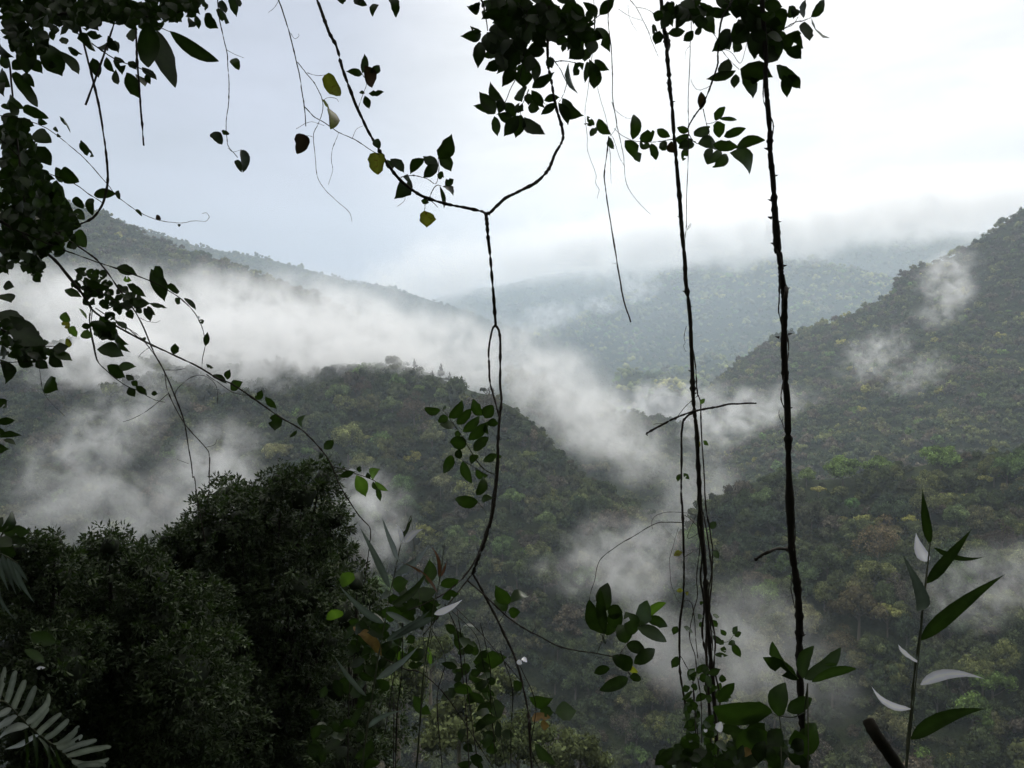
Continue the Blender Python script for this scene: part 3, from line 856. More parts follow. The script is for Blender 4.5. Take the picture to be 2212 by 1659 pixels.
def overhead_left():  # out of view, added only to keep sky light off the thicket
    e = empty('unseen_canopy_tree', (-12.5, 5.0, -9), 'unseen tall tree added to shade the dark thicket', 'tree')
    loc = np.array([-12.5, 5.0, -9.0])
    r = np.random.default_rng(6)
    V, q = join([tube([(0, 0, -1), (.3, .3, 6), (.8, .6, 12), (2.0, 1.5, 18)], [.4, .32, .26, .12], 12)] +
                [tube([(.6, .5, 11 + k), (2.5, 1 + k, 15.0), (5, 2.0 + 2 * k, 17.5 + .6 * k)], [.14, .09, .04], 8) for k in range(4)])
    mesh_np('trunk', V, [q], B_DARK, None, e, True)
    n = 15000
    P = np.stack([r.uniform(-17, 2.5, n), r.uniform(3.5, 13.2, n), np.zeros(n)], 1)
    P[:, 2] = 0.56 * P[:, 1] + 1.6 + 2.2 * r.random(n)
    P = P - loc
    nrm = r.standard_normal((n, 3)) * 0.6 + np.array([0, -0.2, 1]); nrm /= np.linalg.norm(nrm, axis=1)[:, None]
    t1 = np.cross(nrm, r.standard_normal((n, 3))); t1 /= np.linalg.norm(t1, axis=1)[:, None]
    t2 = np.cross(nrm, t1); s = r.uniform(0.12, 0.26, n)[:, None]
    k = np.stack([P - t1 * s, P - t2 * s * .45, P + t1 * s, P + t2 * s * .45], 1).reshape(-1, 3)
    mesh_np('crown', k, [np.arange(4 * n).reshape(-1, 4)], L_DARK, np.ones((4 * n, 3)), e)
overhead_left()

# ------------------------------------------------------------------ 1 the liana forking like a Y
p = Plant('forked_liana', 'smooth bare liana forking in a wide Y with a narrow loop below', 'liana', 2.9, (1072, 1659))
p.stem([('B', [(390, -30), (395, 0), (430, 90), (470, 200), (520, 300), (555, 430), (600, 560), (660, 710), (730, 850), (800, 980), (870, 1090), (960, 1190), (1060, 1260), (1170, 1305), (1300, 1335), (1450, 1365), (1490, 1382)])], 3.3, 3.2, up=2.2)
p.stem([('C', [(632, 300), (640, 440), (655, 520), (675, 640), (700, 740), (730, 850), (728, 910), (690, 980), (655, 1060), (630, 1110), (560, 1180), (450, 1240), (360, 1285), (300, 1340), (260, 1375), (232, 1385)])], 3.2, 3.4, up=2.4)
p.stem([('C', [(232, 1383), (238, 1430), (245, 1520), (260, 1659)]), ('G', [(1530, 150), (1543, 300), (1553, 452)])], 3.6, 3.0, jit=.2)
p.stem([('G', [(1553, 450), (1530, 480), (1512, 580), (1510, 700), (1517, 810), (1545, 930), (1578, 1050)])], 2.2, 2.1)
p.stem([('G', [(1553, 450), (1576, 490), (1585, 600), (1581, 800), (1590, 930), (1578, 1060), (1570, 1200), (1566, 1400), (1548, 1560)]), ('K', [(1408, 20), (1380, 120), (1350, 220), (1310, 320), (1280, 400)])], 2.6, 3.2)
p.stem([('G', [(1578, 1050), (1566, 1180), (1558, 1380), (1536, 1560)]), ('K', [(1398, 40), (1362, 150), (1330, 240), (1290, 330), (1240, 400), (1215, 432)])], 2.1, 2.1)
p.stem([('K', [(1282, 400), (1340, 500), (1400, 620), (1480, 780), (1560, 960), (1620, 1180), (1655, 1400)]), ('L', [(110, 1350), (130, 1700)])], 2.3, 2.6, down=0.6)
p.stem([('K', [(1300, 380), (1240, 450), (1130, 590), (1050, 690), (960, 800)])], 1.6, 1.0)
p.stem([('K', [(1220, 430), (1100, 525), (960, 600), (860, 640)])], 1.8, 1.0)
p.stem([('K', [(1100, 600), (1160, 720), (1190, 820), (1215, 1050), (1240, 1300), (1262, 1700)])], 1.3, 1.2, down=0.5)
p.stem([('K', [(1170, 620), (1350, 800), (1480, 960), (1600, 1100)])], 1.0, 0.6)
p.stem([('K', [(690, 940), (850, 1020), (950, 1045), (1100, 1180), (1250, 1400), (1440, 1700)])], 1.5, 1.1, down=0.4)
p.stem([('B', [(660, 710), (690, 620), (715, 540), (690, 480)]), ], 0.8, 0.5)
p.stem([('B', [(940, 1150), (1010, 1135), (1100, 1155), (1165, 1190), (1185, 1100), (1180, 1020)])], 1.0, 0.7)
p.stem([('B', [(1120, 1300), (1140, 1240), (1170, 1200), (1200, 1205)])], 1.2, 0.8)
p.stem([('B', [(965, 1275), (955, 1310), (915, 1338)])], 0.5, 0.5)
p.stem([('B', [(1110, 1290), (1095, 1330), (1090, 1365)])], 0.6, 0.6)
p.stem([('B', [(1130, 1300), (1160, 1325), (1178, 1345)])], 0.9, 0.6)
p.stems_done()
p.leaves('B', [(690, 480, 578, 465, 45), (690, 475, 702, 345, 46), (740, 470, 802, 420, 50), (705, 425, 745, 568, 76, L_BROWN), (730, 605, 832, 597, 38), (705, 605, 668, 600, 22), (705, 620, 732, 705, 46),
    (1185, 1030, 1268, 868, 95), (1190, 1010, 1265, 1112, 76), (1180, 1068, 1082, 1010, 60), (1182, 1068, 1080, 1150, 66), (1092, 1028, 1000, 1130, 62), (870, 1030, 960, 1120, 60), (850, 1035, 885, 1100, 50),
    (985, 1130, 900, 1290, 95), (1175, 1130, 1218, 1150, 50), (1225, 1200, 1282, 1160, 50), (1208, 1208, 1282, 1266, 52), (1190, 1205, 1212, 1352, 26), (1070, 1300, 1122, 1312, 36), (1090, 1365, 1106, 1476, 96, L_YELLOW)], shape='ovate')
s2 = Plant('x', None, None, 2.85, (1072, 1659)); bpy.data.objects.remove(s2.e); s2.e = p.e; s2.loc = p.loc
s2.stem([('G', [(1565, 1425), (1480, 1380), (1400, 1280), (1330, 1160), (1260, 1060), (1205, 995)])], 1.2, 0.7, B_CANE, 'side_shoot')
s2.stem([('G', [(1500, 1420), (1400, 1360), (1330, 1320), (1270, 1285)])], 0.7, 0.5, B_CANE, 'side_shoot')
s2.stem([('G', [(1560, 1560), (1500, 1575), (1440, 1590), (1490, 1659)])], 0.6, 0.5, B_CANE, 'side_shoot')
sh = s2.stems_done()
s2.leaves('G', [(1195, 1000, 1090, 985, 52), (1210, 1000, 1222, 965, 22), (1250, 1050, 1336, 935, 60), (1245, 1045, 1178, 1075, 52), (1285, 1100, 1192, 1092, 54), (1300, 1090, 1396, 990, 62), (1320, 1140, 1288, 1165, 45), (1340, 1140, 1448, 1038, 58),
    (1375, 1190, 1512, 1074, 64), (1365, 1200, 1258, 1206, 88), (1410, 1260, 1507, 1174, 64), (1440, 1290, 1398, 1352, 44), (1470, 1330, 1592, 1296, 50), (1270, 1290, 1212, 1412, 62), (1340, 1330, 1398, 1472, 58), (1320, 1315, 1318, 1250, 48),
    (1465, 1035, 1405, 930, 62), (1482, 1050, 1537, 968, 76), (1500, 1080, 1572, 1090, 52), (1488, 1090, 1502, 1155, 32), (1430, 1550, 1476, 1430, 60), (1440, 1592, 1288, 1580, 76), (1465, 1590, 1533, 1568, 42), (1425, 1385, 1500, 1430, 50)], L_GREEN, 'ellip', parent=sh)
s3 = Plant('x', None, None, 2.8, (1072, 1659)); bpy.data.objects.remove(s3.e); s3.e = p.e; s3.loc = p.loc
s3.stem([('K', [(1250, 445), (1380, 560), (1520, 690), (1659, 780)]), ('L', [(130, 782), (220, 830), (300, 868), (420, 898), (540, 915), (660, 940), (720, 990), (770, 1060)])], 1.7, 1.0, B_VINE, 'leafy_shoot')
s3.stem([('L', [(550, 915), (578, 850), (602, 785)])], .9, .6, B_CANE, 'leafy_shoot')
s3.stem([('L', [(690, 930), (755, 835), (810, 750), (870, 690)])], .9, .6, B_CANE, 'leafy_shoot')
s3.stem([('L', [(130, 782), (155, 740), (128, 680)])], .6, .4, B_VINE, 'leafy_shoot')
sh = s3.stems_done()
s3.leaves('L', [(600, 790, 500, 572, 98), (602, 790, 577, 508, 62), (612, 640, 620, 458, 95), (620, 640, 716, 652, 90), (640, 745, 704, 640, 92), (598, 730, 682, 765, 80), (740, 850, 690, 728, 98, L_GREEN), (792, 792, 740, 648, 104, L_GREEN), (812, 730, 872, 572, 92, L_GREEN),
    (862, 690, 1002, 590, 52, L_LIGHT), (870, 690, 1003, 742, 62, L_GREEN), (812, 750, 1005, 838, 78, L_GREEN), (742, 860, 862, 892, 76), (790, 982, 928, 885, 78), (648, 932, 772, 1032, 92), (632, 1010, 532, 1046, 52), (752, 1075, 560, 1157, 78), (762, 1070, 836, 1086, 50), (590, 800, 602, 856, 56), (770, 990, 800, 1050, 40, L_YELLOW)], L_DARK, 'ellip', parent=sh)

# ------------------------------------------------------------------ 2 branch across the top left corner
p = Plant('overhanging_branch', 'dark leafy branch filling the top left corner with three big drooping leaves', 'branch', 2.6, (60, 60))
p.stem([('A', [(-60, 120), (150, 100), (400, 90), (700, 60), (1000, 110), (1300, 40)])], 4, 1.2, B_DARK, 'branch')
p.stem([('A', [(300, 90), (480, 200), (620, 300), (760, 390), (900, 440), (1010, 500)])], 1.6, .7, B_DARK, 'branch')
p.stem([('A', [(760, 60), (740, 150), (690, 300), (640, 450), (555, 682)])], 1.9, 2.2, B_VINE, 'branch')
p.stem([('A', [(870, 60), (882, 220), (890, 400), (905, 600), (918, 780), (932, 942)])], 2.2, 2.0, B_VINE, 'branch')
p.stem([('A', [(1000, 160), (1060, 190), (1110, 205)])], 1.0, .8, B_VINE, 'branch')
p.stems_done()
p.leaves('A', [(962, 150, 953, 432, 122), (1022, 200, 1135, 568, 118), (1100, 202, 1422, 398, 82)], L_DARK, 'ellip', 'big_leaf', label='big long drooping leaf', ragged=.3)
p.leaves('A', [(850, 190, 862, 272, 64), (1330, 88, 1412, 186, 72), (1400, 64, 1482, 152, 60), (1270, 100, 1290, 190, 38), (1310, 0, 1322, 72, 50), (1220, 110, 1222, 176, 46), (1480, -10, 1532, 112, 56), (1545, -10, 1556, 46, 34), (1440, 0, 1470, 84, 50),
    (440, 310, 532, 352, 42), (500, 250, 585, 320, 88), (600, 375, 640, 505, 66), (560, 215, 664, 236, 48), (700, 230, 772, 335, 50), (690, 370, 742, 472, 46), (745, 365, 792, 485, 62), (750, 450, 766, 542, 42), (830, 400, 885, 452, 46), (820, 470, 908, 642, 84), (880, 480, 942, 562, 52), (920, 435, 1018, 518, 44),
    (960, 470, 976, 548, 36), (400, 240, 432, 285, 48), (150, 270, 172, 485, 112), (80, 450, 152, 388, 62), (300, 280, 412, 495, 132), (385, 330, 508, 478, 62), (210, 390, 275, 475, 72), (310, 430, 372, 432, 40), (0, 250, 85, 375, 72), (430, 110, 520, 190, 70), (560, 120, 640, 200, 66), (680, 280, 770, 340, 60), (700, 330, 640, 300, 50)], L_DARK)
p.fill('A', [(0, 0), (0, 240), (60, 300), (150, 400), (260, 370), (330, 260), (390, 200), (430, 160), (500, 150), (560, 190), (680, 120), (800, 170), (900, 200), (1050, 190), (1180, 110), (1270, 90), (1330, 0)], 300, 84, 46, d=2.6, depth=0.35, seed=1)
p.fill('A', [(0, -60), (0, 120), (300, 150), (700, 110), (1050, 90), (1250, 40), (1330, -60)], 120, 100, 60, d=2.95, depth=0.2, seed=2, part='foliage')

# ------------------------------------------------------------------ 3 creeper down the left edge
p = Plant('leafy_creeper', 'dense dark heart leaved creeper hanging down the left edge above the pale mist', 'creeper', 2.7, (40, 540))
p.stem([('A', [(60, 400), (90, 700), (120, 1000), (160, 1300), (230, 1659)])], 2.2, 2, B_DARK)
p.stem([('A', [(0, 900), (180, 1060), (330, 1130), (480, 1190), (580, 1260), (660, 1310)])], 1.2, .9)
p.stems_done()
p.leaves('A', [(225, 855, 332, 922, 88), (205, 975, 332, 1070, 95), (355, 1115, 412, 1165, 62), (400, 1095, 512, 1180, 80), (480, 1280, 542, 1352, 48), (470, 1375, 548, 1422, 62, L_GREEN), (500, 1495, 556, 1602, 66, L_GREEN), (0, 380, 67, 425, 72), (0, 470, 62, 562, 72), (90, 470, 238, 685, 66), (150, 480, 220, 562, 52), (150, 700, 314, 766, 62), (250, 765, 304, 802, 42),
    (590, 1285, 596, 1396, 48), (330, 1210, 420, 1330, 100, L_GREEN), (380, 1360, 530, 1470, 130), (60, 640, 150, 700, 70), (130, 860, 210, 940, 70)], L_DARK, 'round')
p.fill('A', [(0, 480), (70, 520), (90, 700), (200, 780), (200, 900), (280, 1100), (400, 1200), (430, 1300), (520, 1430), (420, 1560), (0, 1659)], 300, 80, 50, d=2.7, depth=0.3, seed=3)
p.fill('A', [(0, 700), (120, 800), (170, 950), (240, 1150), (330, 1250), (400, 1450), (250, 1600), (0, 1640)], 170, 95, 66, d=3.0, depth=0.2, seed=4)

# ------------------------------------------------------------------ 4 trailing sprays
p = Plant('trailing_vine', 'curved bare rod of a vine swinging into the left creeper', 'vine', 2.75, (140, 500))
p.stem([('A', [(500, 120), (555, 330), (600, 510), (660, 780), (690, 1020), (697, 1190), (662, 1330), (600, 1410), (500, 1460), (380, 1510), (200, 1560)])], 2.2, 3.0, B_VINE)
p.stems_done()
p.leaves('A', [(608, 1264, 752, 1256, 60)], L_DARK, 'ellip', ragged=.2)

p = Plant('thin_creeper', 'thin creeper with tiny leaves curling up at its tip across the pale sky at left', 'creeper', 2.5, (45, 257))
p.stem([('A', [(-40, 740), (130, 770), (280, 820), (400, 900), (520, 1000), (620, 1105), (700, 1200), (770, 1280), (900, 1375), (1050, 1432), (1180, 1445), (1260, 1432), (1330, 1435), (1355, 1410), (1340, 1382), (1310, 1384)])], .9, .45)
p.stems_done()
p.leaves('A', [(390, 762, 452, 862, 64), (350, 825, 376, 856, 22), (370, 868, 396, 886, 18), (520, 922, 608, 1014, 48), (755, 1238, 775, 1292, 28), (880, 1358, 918, 1402, 20), (1010, 1408, 1044, 1422, 28, L_BROWN), (1165, 1452, 1160, 1470, 16)], L_DARK, 'round')

p = Plant('hanging_tendril', 'slender tendril with a few curled leaves hanging alone in the upper left sky', 'tendril', 2.4, (470, 0))
p.stem([('A', [(1405, -60), (1420, 100), (1445, 230), (1470, 340), (1478, 440), (1485, 560), (1480, 680), (1465, 800), (1472, 900), (1482, 955), (1540, 1022)])], 1.2, .7, up=2.0)
p.stem([('A', [(1472, 325), (1520, 352), (1580, 378)])], .6, .4)
p.stem([('A', [(1478, 960), (1510, 985), (1565, 970)])], .5, .4)
p.stems_done()
p.leaves('A', [(1512, 380, 1548, 452, 54, L_GREEN), (1372, 862, 1440, 936, 60), (1440, 858, 1486, 866, 28), (1565, 972, 1580, 1118, 56), (1530, 1038, 1566, 1116, 38)], L_DARK, 'round')

p = Plant('leafy_branch', 'drooping leafy branch with crowded small leaves over the long mist bank', 'branch', 2.5, (60, 520))
p.stem([('F', [(-40, -60), (120, 50), (300, 180), (420, 300), (520, 430), (590, 540)])], 3.4, 2.4, B_DARK, 'branch')
p.stem([('F', [(100, 30), (330, 130), (560, 215), (780, 290), (980, 365), (1100, 430), (1210, 510), (1290, 620), (1330, 740), (1315, 850), (1308, 925)])], 1.5, .7, B_VINE, 'branch')
p.stem([('F', [(590, 540), (580, 640), (600, 760), (635, 880), (700, 950), (800, 1030), (900, 1080), (1000, 1130), (1070, 1150)])], 1.5, .6, B_VINE, 'branch')
p.stem([('F', [(600, 545), (590, 650), (610, 780), (630, 870)])], 1.0, 1.0, B_VINE, 'branch')
p.stem([('f', [(330, 330), (560, 480), (760, 600), (900, 640), (1060, 620)])], 1.1, .7, B_VINE, 'branch')
p.stems_done()
p.leaves('f', [(1118, 210, 1270, 572, 155), (1160, 178, 1262, 300, 112), (740, 190, 962, 272, 112), (1290, 410, 1427, 462, 82), (1405, 602, 1442, 530, 62), (1480, 530, 1617, 664, 52), (1640, 768, 1642, 728, 30, L_GLARE), (1668, 765, 1690, 818, 50), (1720, 1062, 1742, 905, 62), (1730, 1260, 1812, 1304, 36)], L_DARK, 'ovate')
p.leaves('f', [(1100, 590, 1297, 642, 50), (1080, 620, 1167, 722, 62), (1040, 640, 1112, 792, 78), (895, 655, 912, 768, 82), (950, 690, 1014, 648, 72), (840, 560, 862, 682, 92), (880, 530, 1112, 584, 112), (862, 400, 1062, 522, 82), (850, 380, 962, 412, 62), (810, 335, 904, 342, 66, L_LIGHT),
    (390, 330, 642, 424, 155), (400, 230, 532, 292, 112, L_GREEN), (540, 250, 632, 240, 62), (160, 440, 352, 522, 84, L_GREEN), (380, 500, 502, 604, 122), (540, 600, 662, 570, 112), (700, 560, 832, 644, 112), (730, 680, 804, 672, 72), (350, 850, 462, 832, 66), (610, 690, 722, 764, 112), (720, 790, 842, 892, 62), (560, 780, 518, 904, 155), (730, 920, 862, 1048, 78), (540, 960, 714, 962, 132),
    (520, 1100, 822, 1172, 155, L_GREEN), (740, 1040, 882, 1134, 56), (758, 1282, 952, 1286, 95, L_GREEN), (630, 1280, 832, 1412, 122), (840, 1380, 932, 1432, 62), (910, 1500, 962, 1442, 74), (870, 1520, 942, 1624, 84), (950, 1500, 1072, 1612, 84), (1120, 1590, 1192, 1592, 52)], L_DARK, 'ovate')
p.leaves('f', [(140, 700, 222, 792, 88), (150, 790, 202, 872, 72, L_YELLOW), (220, 850, 292, 962, 78), (350, 920, 462, 962, 98), (170, 1010, 242, 1044, 84, L_YELLOW), (320, 650, 402, 762, 42)], L_LIGHT, 'round')
p.fill('f', [(300, 150), (600, 200), (700, 350), (860, 400), (1060, 540), (1000, 640), (800, 640), (560, 640), (420, 560), (250, 380)], 70, 110, 58, d=2.6, depth=.15, seed=6)
p.fill('f', [(500, 640), (620, 760), (720, 800), (700, 1000), (540, 1040), (480, 900)], 14, 140, 90, d=2.55, depth=.1, seed=7)

p = Plant('leafy_branch', 'dark low branch poking in from the left edge under the long mist bank', 'branch', 2.3, (0, 760))
p.stem([('F', [(-60, 640), (100, 720), (250, 780), (430, 790)])], 2.0, .8, B_DARK, 'branch')
p.stem([('F', [(-60, 900), (40, 890), (180, 885), (300, 870)])], 1.2, .6, B_DARK, 'branch')
p.stem([('F', [(250, 880), (262, 960), (278, 1070), (330, 1150), (420, 1240)])], .5, .4, B_VINE, 'branch')
p.stems_done()
p.leaves('F', [(-20, 570, 135, 622, 90), (60, 590, 255, 722, 80), (60, 680, 305, 775, 110), (340, 800, 445, 785, 62), (350, 825, 470, 880, 56, L_GREEN), (320, 850, 412, 922, 66), (110, 850, 215, 915, 70), (240, 860, 315, 930, 60), (0, 870, 36, 1032, 72), (20, 900, 104, 942, 40), (20, 400, 92, 402, 56), (10, 450, 74, 502, 76), (310, 1000, 372, 1070, 106, L_GREEN), (-20, 1130, 38, 1182, 56), (-20, 1280, 97, 1266, 48), (-10, 1330, 34, 1344, 40), (-10, 1374, 142, 1366, 38), (-20, 1440, 54, 1452, 60), (20, 1392, 104, 1424, 28)], L_DARK, 'ovate')
p.fill('F', [(0, 560), (130, 600), (200, 660), (330, 790), (430, 790), (400, 830), (250, 880), (130, 870), (0, 860)], 75, 78, 40, d=2.35, depth=.15, seed=8)
p.fill('F', [(0, 40), (480, 40), (520, 120), (400, 200), (330, 240), (230, 330), (330, 400), (250, 380), (100, 230), (0, 330)], 110, 78, 46, d=2.6, depth=.2, seed=9)

p = Plant('arching_vine', 'long arching vine with sparse small leaves falling from the left to the dark thicket', 'vine', 2.8, (160, 640))
p.stem([('F', [(380, 260), (450, 350), (540, 460), (620, 570), (780, 670), (950, 760), (1120, 840), (1290, 920), (1400, 990), (1500, 1030), (1659, 1135)]), ('G', [(150, 1040), (300, 1130), (410, 1240), (480, 1340), (540, 1480), (650, 1659)]), ('K', [(570, 50), (620, 122), (602, 300), (580, 460)])], 2.4, 1.0)
p.stem([('F', [(620, 540), (800, 650), (920, 745), (1000, 790)])], 1.2, 1.0)
p.stem([('F', [(1340, 970), (1400, 1010), (1500, 1080), (1620, 1110)])], .9, .6)
p.stem([('G', [(500, 1362), (580, 1385), (650, 1412), (760, 1450), (800, 1490)])], 1.2, .7)
p.stem([('G', [(410, 1240), (420, 1290)])], .7, .6)
p.stem([('F', [(1130, 1110), (1160, 1050), (1240, 985), (1330, 980), (1400, 1040), (1410, 1162)])], .8, .5)
p.stems_done()
p.leaves('f', [(1370, 1157, 1382, 1034, 84), (1960, 1432, 1992, 1320, 68), (2000, 1552, 2134, 1458, 104, L_GREEN), (1800, 1380, 1960, 1480, 60), (1040, 1010, 1050, 960, 40)], L_DARK)
p.leaves('G', [(0, 932, 40, 868, 46, L_GREEN), (60, 912, 134, 992, 40, L_GREEN), (130, 1020, 122, 1132, 84), (300, 1112, 326, 1024, 40, L_GREEN), (265, 1128, 217, 1178, 22), (440, 1252, 503, 1188, 54, L_GREEN), (420, 1262, 410, 1318, 30), (545, 1432, 642, 1400, 42), (650, 1420, 712, 1562, 78, L_LIGHT), (670, 1402, 676, 1360, 32), (755, 1452, 802, 1380, 54, L_LIGHT), (740, 1442, 724, 1400, 30), (770, 1462, 858, 1522, 32, L_LIGHT), (790, 1490, 806, 1592, 34, L_GREEN), (760, 1462, 792, 1522, 30, L_GREEN), (600, 1385, 648, 1390, 18, L_GLARE)], L_DARK)

p = Plant('dangling_twig', 'pair of bare dangling twigs crossing the arching vine and reaching the thicket top', 'twig', 2.6, (215, 560))
p.stem([('F', [(330, 30), (560, 175), (650, 250), (760, 400), (900, 600), (1000, 830), (1060, 940), (1130, 1100), (1190, 1270), (1230, 1500), (1250, 1630)]), ('J', [(1015, 150), (1040, 320), (1072, 492)])], 1.8, 1.1)
p.stem([('F', [(760, 640), (900, 720), (1050, 920), (1090, 1080), (1190, 1280), (1330, 1440), (1358, 1500), (1354, 1640)]), ('J', [(1095, 40), (1085, 250), (1050, 372)])], 1.2, .7)
p.stem([('F', [(1090, 1095), (960, 1200), (870, 1250), (800, 1276)])], .9, .5)
p.stem([('F', [(1070, 940), (1130, 940), (1200, 930)])], .8, .5)
p.stem([('F', [(980, 785), (920, 830), (898, 860)])], .6, .5)
p.stem([('F', [(900, 600), (960, 625), (1010, 632), (1040, 618)])], .6, .4)
p.stem([('F', [(1330, 1440), (1390, 1425), (1408, 1385)])], .6, .4)
p.stem([('F', [(1225, 1545), (1190, 1535), (1152, 1522)])], .6, .4)
p.stem([('J', [(1060, 310), (1030, 318), (992, 325)])], .8, .5)
p.stems_done()

# ------------------------------------------------------------------ 5 twigs with yellowing leaves
p = Plant('twig_vine', 'wiry twig vine with four yellowing leaves beside the left arm of the forked liana', 'vine', 2.7, (600, 0))
p.stem([('B', [(120, -60), (145, 0), (200, 160), (240, 310), (275, 450), (295, 580), (312, 690), (324, 818)])], 1.6, 1.0, up=2.0)
p.stem([('B', [(270, 400), (330, 480), (390, 560), (430, 640), (432, 720), (400, 810), (372, 880), (385, 1020), (400, 1150), (450, 1230), (510, 1290), (600, 1370), (624, 1435)])], .9, .5)
p.stem([('B', [(310, 690), (370, 750), (450, 800), (540, 858), (630, 900), (740, 970), (800, 1005)])], 1.2, .7)
p.stem([('B', [(535, 860), (500, 950), (488, 1040), (498, 1100), (470, 1195)])], .6, .4)
p.stem([('B', [(330, 472), (400, 490), (450, 486)])], .6, .4)
p.stem([('B', [(438, 650), (470, 632), (520, 640), (536, 660)])], .5, .4)
p.stem([('B', [(440, 815), (350, 790), (262, 836)])], .6, .4)
p.stem([('B', [(372, 888), (330, 880), (310, 880)])], .5, .4)
p.stem([('B', [(625, 895), (650, 840), (690, 815)])], .5, .3)
p.stem([('B', [(225, 215), (255, 250), (280, 230), (270, 218)])], .5, .3)
p.stem([('B', [(150, 0), (120, 50), (80, 80)])], .5, .3)
p.stems_done()
p.leaves('B', [(455, 480, 546, 616, 84, L_YELLOW), (448, 685, 490, 832, 96, L_YELLOW), (780, 990, 790, 1132, 100, L_YELLOW), (292, 866, 268, 998, 84, L_BROWN), (770, 905, 802, 962, 48), (575, -20, 560, 24, 54), (640, -5, 718, 32, 50), (785, 28, 755, 104, 38), (882, -10, 906, 108, 58), (660, 30, 680, -20, 50)], L_DARK, 'round', ragged=.8)

# ------------------------------------------------------------------ 6 leaf clump at the top middle
p = Plant('leafy_clump', 'thick dark hanging clump of pointed leaves at the top middle', 'foliage clump', 3.0, (1180, -40))
p.stem([('c', [(370, -60), (420, 60), (450, 200), (470, 380)])], 2.4, 1.0, B_DARK, 'branch', up=1.5)
p.stem([('c', [(980, -60), (970, 100), (965, 300), (940, 600), (900, 900), (870, 1050)])], 2.4, 1.0, B_DARK, 'branch', up=1.5)
p.stem([('c', [(830, 1000), (770, 1120), (705, 1270), (650, 1400), (590, 1450)])], 1.0, .6, B_VINE, 'branch')
p.stem([('c', [(830, 0), (900, 100), (960, 180)])], .8, .7, B_VINE, 'branch')
p.stem([('c', [(1270, 720), (1340, 790), (1420, 920), (1470, 1040), (1460, 1120), (1420, 1220), (1370, 1300)])], .9, .6, B_VINE, 'branch')
p.stem([('c', [(1330, 780), (1440, 770), (1560, 790), (1690, 810)])], 1.0, .7, B_VINE, 'branch')
p.stem([('c', [(1260, 520), (1330, 490), (1420, 450), (1600, 400), (1750, 300), (1900, 180)])], .9, .9, B_VINE, 'branch')
p.stem([('c', [(1000, 1130), (950, 1250), (900, 1350), (890, 1450)])], .9, .6, B_VINE, 'branch')
p.stem([('c', [(1180, 1300), (1250, 1340), (1340, 1300)])], .6, .5, B_VINE, 'branch')
p.stems_done()
p.leaves('c', [(395, 430, 108, 460, 135), (398, 400, 252, 332, 64), (370, 530, 350, 862, 148), (560, 650, 432, 728, 90), (640, 760, 438, 880, 125), (810, 790, 660, 1102, 155), (930, 840, 932, 1114, 205), (1080, 740, 1062, 1022, 115), (1038, 1112, 1326, 918, 118), (1240, 720, 1292, 864, 105), (570, 1440, 368, 1153, 160), (560, 1442, 288, 1340, 95), (690, 1290, 510, 1028, 115), (655, 1250, 618, 1440, 118),
    (560, 1470, 600, 1725, 110), (910, 1105, 905, 1285, 140), (1000, 1180, 990, 1330, 110), (1030, 1140, 1194, 1372, 115), (1190, 1270, 1388, 1228, 90), (1352, 1300, 1148, 1450, 95), (1420, 1240, 1684, 1468, 168), (1370, 1300, 1492, 1584, 115), (690, 1300, 834, 1504, 125), (604, 1440, 804, 1564, 125), (985, 1360, 1134, 1376, 150), (815, 1345, 930, 1400, 130), (860, 1460, 678, 1725, 155), (940, 1480, 1214, 1684, 155), (935, 1500, 1004, 1684, 95), (900, 1450, 830, 1745, 165),
    (1490, 530, 1420, 662, 80), (1685, 590, 1500, 742, 180), (1850, 350, 2024, 654, 155), (1745, 370, 1832, 430, 90), (1828, 755, 2012, 888, 105), (1760, 750, 1832, 1140, 155), (1730, 780, 1700, 1052, 95), (1500, 795, 1612, 1188, 185), (1692, 800, 1570, 962, 125), (1890, 190, 2085, -10, 130), (375, 20, 193, 78, 112), (385, 40, 232, 114, 72), (770, 120, 932, 192, 135), (425, 130, 430, 242, 64), (1750, 600, 1700, 780, 130), (1850, 520, 1780, 700, 140)], L_DARK, 'ovate', ragged=.35)
p.fill('c', [(380, -40), (470, 240), (560, 330), (400, 440), (500, 600), (540, 750), (640, 830), (780, 920), (1010, 900), (1080, 780), (1240, 720), (1260, 480), (1440, 490), (1500, 540), (1700, 600), (1850, 560), (1840, 260), (1900, 150), (1700, -40)], 150, 250, 125, d=3.0, depth=.25, down=.75, seed=10)

# ------------------------------------------------------------------ 7 leaf clump at the top right and its sprays
p = Plant('leafy_clump', 'dark clump of rounded leaves at the top right round the thick thorny liana', 'foliage clump', 3.1, (1640, -40))
p.stem([('e', [(1240, -60), (1230, 100), (1300, 250), (1380, 420), (1400, 600)])], 3.0, 1.5, B_DARK, 'branch', up=1.5)
p.stem([('e', [(920, -40), (880, 60), (800, 200), (765, 400), (755, 600), (750, 720), (700, 860), (620, 1080), (560, 1190), (480, 1300), (425, 1400), (430, 1480)])], 2.2, 1.4, B_VINE, 'branch', up=1.5)
p.stem([('e', [(800, -20), (900, 50), (1000, 100), (1100, 140)])], 1.0, .8, B_VINE, 'branch')
p.stem([('e', [(1380, 380), (1490, 310), (1600, 250), (1690, 230), (1780, 195)])], 1.1, .8, B_VINE, 'branch')
p.stem([('e', [(1480, 320), (1580, 270), (1640, 190)])], .8, .6, B_VINE, 'branch')
p.stem([('e', [(600, 280), (720, 390), (790, 540), (900, 680), (990, 770)])], .8, .6, B_VINE, 'branch')
p.stem([('e', [(780, 530), (900, 580), (1000, 700), (1060, 520), (1080, 440)])], .6, .5, B_VINE, 'branch')
p.stem([('e', [(590, 1210), (630, 1370), (665, 1530), (690, 1600)])], .9, .6, B_VINE, 'branch')
p.stem([('e', [(430, 1480), (500, 1580), (620, 1600), (800, 1600), (950, 1640)])], .9, .7, B_VINE, 'branch')
